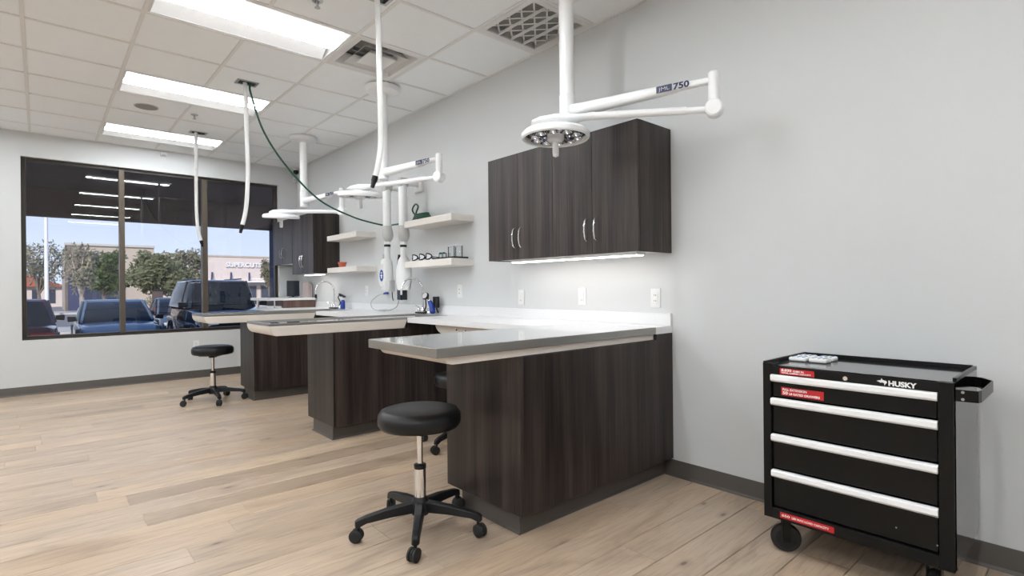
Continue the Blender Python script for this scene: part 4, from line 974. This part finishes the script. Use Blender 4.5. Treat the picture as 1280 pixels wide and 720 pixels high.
# lamp post and road sign
t = thing('lamp_post', 'tall thin white lamp post rising past the left pane', 'lamp post', (-2.75, 33, GZ))
MB().tube([(-2.75, 33, GZ), (-2.75, 33, 8.6)], [.085, .06], 12).build('pole', 'sign_white', t)
MB().cyl((-2.75, 33, GZ), (-2.75, 33, GZ + .5), .22, n=16).build('base', 'curb', t)
MB().beam((-2.75, 33, 8.6), (-1.6, 33, 8.7), .08, .06).build('arm', 'sign_white', t); MB().beam((-1.7, 33, 8.66), (-1.0, 33, 8.7), .3, .12).build('lamp_housing', 'grey_plastic', t)
t = thing('road_sign', 'dark back of a square road sign behind the parked cars', 'sign', (.85, 28.6, GZ + .141))
MB().cyl((.98, 28.6, GZ + .141), (.98, 28.6, 1.15), .035, n=10).build('post', 'steel_dull', t)
MB().box(.77, 1.19, 28.54, 28.565, .72, 1.2).build('panel', 'soffit', t, smooth=0, bevel=.02)

# shops
sb = thing('shop_building', 'long pale pink shop building with white lettering on its wall', 'building', (14, 65, GZ))
MB().box(5.2, 34, 60, 72, GZ, 4.62).build('wall', 'stucco_pink', sb, smooth=0)
MB().box(5.1, 34.1, 59.9, 60.05, 4.62, 4.78).build('parapet_cap', 'stucco_tan', sb, smooth=0)
MB().box(9.0, 34, 59.88, 60.0, 2.02, 2.14).build('string_course', 'stucco_tan', sb, smooth=0)
for k in range(9):
    x = 9.3 + 1.72 * k
    w = MB().box(x, x + 1.4, 59.93, 60.02, GZ + .15, 1.75).build('window', 'stucco_tan', sb, smooth=0)
    MB().box(x + .08, x + 1.32, 59.90, 59.94, GZ + .25, 1.67).build('pane', 'store_glass', w, smooth=0)
for k in range(6): MB().beam((9.95 + 1.72 * k, 59.95, 3.0), (9.65 + 1.72 * k, 58.9, 2.2), .14, .16).build('awning_bracket', 'navy_wall', sb, smooth=0)
MB().box(8.6, 20, 58.7, 60, 2.02, 2.16).build('awning', 'sign_white', sb, smooth=0)
text_mesh('sign_lettering', 'SUPERCUTS', .62, 'sign_white', sb, frame_mtx((11.15, 59.85, 3.62), (1, 0, 0), (0, 0, 1)), bold=.02, extrude=.07, fit=3.4)
sb2 = thing('shop_building', 'taller tan shop block with brown stone corner and navy front', 'building', (1.5, 64, GZ))
MB().box(-1.3, 5.15, 60.5, 72, GZ, 5.3).build('wall', 'stucco_tan', sb2, smooth=0)
MB().box(-1.35, -.25, 59.9, 61, GZ, 5.25).build('stone_tower', 'stone_brown', sb2, smooth=0)
MB().box(-1.4, 5.2, 60.3, 60.5, 5.3, 5.5).build('parapet_cap', 'curb', sb2, smooth=0)
MB().box(-1.2, 2.1, 58.9, 60.4, GZ, 2.55).build('navy_front', 'navy_wall', sb2, smooth=0)
for k in range(3):
    w = MB().box(-.1 + .75 * k, .45 + .75 * k, 58.84, 58.91, .5, 1.9).build('window', 'navy_wall', sb2, smooth=0)
    MB().box(-.05 + .75 * k, .40 + .75 * k, 58.82, 58.845, .55, 1.85).build('pane', 'store_glass', w, smooth=0)
hb = thing('restaurant_building', 'low white building with red tiled roof at far left', 'building', (-4.5, 86, GZ))
MB().box(-12, -1.0, 82, 90, GZ, 1.9).build('wall', 'stucco_pink', hb, smooth=0)
MB().add([(-12.5, 81.3, 1.85), (-.5, 81.3, 1.85), (-.5, 90.5, 1.85), (-12.5, 90.5, 1.85), (-9, 86, 3.3), (-4, 86, 3.3)], [(0, 1, 5, 4), (1, 2, 5), (2, 3, 4, 5), (3, 0, 4), (0, 3, 2, 1)]).build('roof', 'roof_tile', hb, smooth=0)
for k in range(6): MB().box(-9.5 + 1.45 * k, -9.5 + 1.45 * k + .6, 81.95, 82.02, GZ + .4, 1.5).build('window', 'store_glass', hb, smooth=0)

# cars
def car(loc, heading, paint, label, L=4.5, Wd=1.8, H=1.45, suv=False, front=True):
    """body along +x (front at +x)"""
    t = thing('car', label, 'car', loc, None, local=True, rotz=heading)
    w = Wd / 2; belt = H * (.60 if not suv else .62); hood = belt * (.98 if not suv else 1.0); zb = .22
    def sec(x, zt, k, zc=None):
        return [(x, -w * k * .9, zb), (x, -w * k, zb + .16), (x, -w * k, zt * .72), (x, -w * k * .955, zt * .94), (x, -w * k * .80, zt), (x, 0, zt + .025), (x, w * k * .80, zt), (x, w * k * .955, zt * .94), (x, w * k, zt * .72), (x, w * k, zb + .16), (x, w * k * .9, zb)]
    l2 = L / 2
    prof = [(-l2, belt * .80, .86), (-l2 + .06, belt * .96, .93), (-l2 + .35, belt * 1.0, .985), (-.3, belt, 1), (l2 * .34, belt, 1), (l2 * .42, hood * .985, .995), (l2 * .72, hood * .93, .97), (l2 - .16, hood * .82, .92), (l2 - .03, hood * .66, .84), (l2, hood * .5, .80)]
    body = MB().loft([sec(x, z, k) for x, z, k in prof]).build('body', paint, t, smooth=45)
    wb, rb = l2 * (.44 if not suv else .30), -l2 * (.55 if not suv else .90)
    wt, rt = l2 * (.06 if not suv else .17), -l2 * (.30 if not suv else .74)
    def csec(z, k, xf, xr, n=1): return [(xr, -w * k * .9, z), (xr + .12, -w * k, z), (xf - .2, -w * k, z), (xf, -w * k * .86, z), (xf, w * k * .86, z), (xf - .2, w * k, z), (xr + .12, w * k, z), (xr, w * k * .9, z)]
    MB().loft([csec(belt - .02, .93, wb, rb), csec((belt + H) / 2, .86, (wb + wt) / 2 + .04, (rb + rt) / 2 - .04), csec(H - .05, .76, wt, rt)]).build('windows', 'car_glass', t, smooth=30)
    MB().loft([csec(H - .06, .775, wt + .02, rt - .02), csec(H - .02, .75, wt - .06, rt + .06), csec(H, .60, wt - .3, rt + .3)]).build('roof', paint, t, smooth=45)
    for s in (-1, 1):
        for (xa, xb) in ((wb - .02, wt), (-.05, -.05), (rb + .02, rt)):
            a = Vector((xa, s * w * (.86 if xa != -.05 else .945), belt - .02)); b = Vector((xb, s * w * (.70 if xa != -.05 else .775), H - .04))
            MB().tube([a, b], .035, 8).build('pillar', paint, t)
        mr = MB().loft([[(l2 * .34 + x, s * (w * .95 + y), belt + z) for y, z in ((0, .02), (.2, .0), (.21, .15), (.02, .14))] for x in (-.03, .1)]).build('side_mirror', 'black_plastic', t, smooth=0, bevel=.02)
        for x in (l2 * .62, -l2 * .60):
            r_ = .33 if not suv else .39
            wh = MB().lathe([(.2, -.1), (r_ - .04, -.11), (r_, -.08), (r_, .08), (r_ - .04, .11), (.2, .1)], (x, s * (w - .1), r_), (0, 1, 0), n=28).build('wheel', 'black_rubber', t)
            MB().lathe([(.03, .02), (.12, .0), (r_ * .6, .015), (r_ * .66, .0)], (x, s * (w + .005), r_), (0, s, 0), n=20).build('rim', 'steel_dull', wh)
            MB().lathe([(r_ + .01, -.05), (r_ + .05, -.06), (r_ + .05, .03), (r_ + .01, .03)], (x, s * (w - .02), r_), (0, s, 0), n=24, caps=False).build('wheel_arch', 'black_plastic', t)
        lt = MB().box(l2 - .22, l2 - .035, s * w * .50, s * w * .86, hood * .58, hood * .72).build('headlight', 'headlight', t, smooth=0, bevel=.02)
        MB().box(-l2 - .005, -l2 + .2, s * w * .42, s * w * .90, belt * .66, belt * .82).build('tail_light', 'tail_red', t, smooth=0, bevel=.02)
    MB().box(-l2 - .02, -l2 + .1, -.28, .28, .52, .66).build('number_plate', 'sign_white', t, smooth=0)
    MB().box(l2 - .06, l2 + .005, -w * .5, w * .5, hood * .42, hood * .6).build('grille', 'black_plastic', t, smooth=0)
    MB().box(l2 - .2, l2 + .03, -w * .84, w * .84, .26, .40).box(-l2 - .04, -l2 + .2, -w * .86, w * .86, .30, .46).build('bumper', 'black_plastic' if suv else paint, t, smooth=0, bevel=.03)
    if suv:
        for s in (-1, 1): MB().tube([(rt + .1, s * w * .62, H + .03), (wt - .2, s * w * .62, H + .03)], .02, 8).build('roof_rail', 'black_plastic', t)
    return t
car((-3.55, 18.6, GZ), PI / 2, 'paint_maroon', 'maroon car seen from behind in the left pane', 4.4, 1.85, 1.52)
car((-1.33, 19.6, GZ), -PI / 2, 'paint_silver', 'silver blue car facing the window behind the first bar', 4.6, 1.88, 1.46)
car((.90, 17.4, GZ), -PI / 2, 'paint_black', 'large black truck facing the window in the right pane', 4.8, 1.92, 2.0, suv=True)
car((.95, 23.6, GZ), -PI / 2, 'paint_grey', 'grey car half hidden between silver car and black truck', 4.4, 1.8, 1.45)
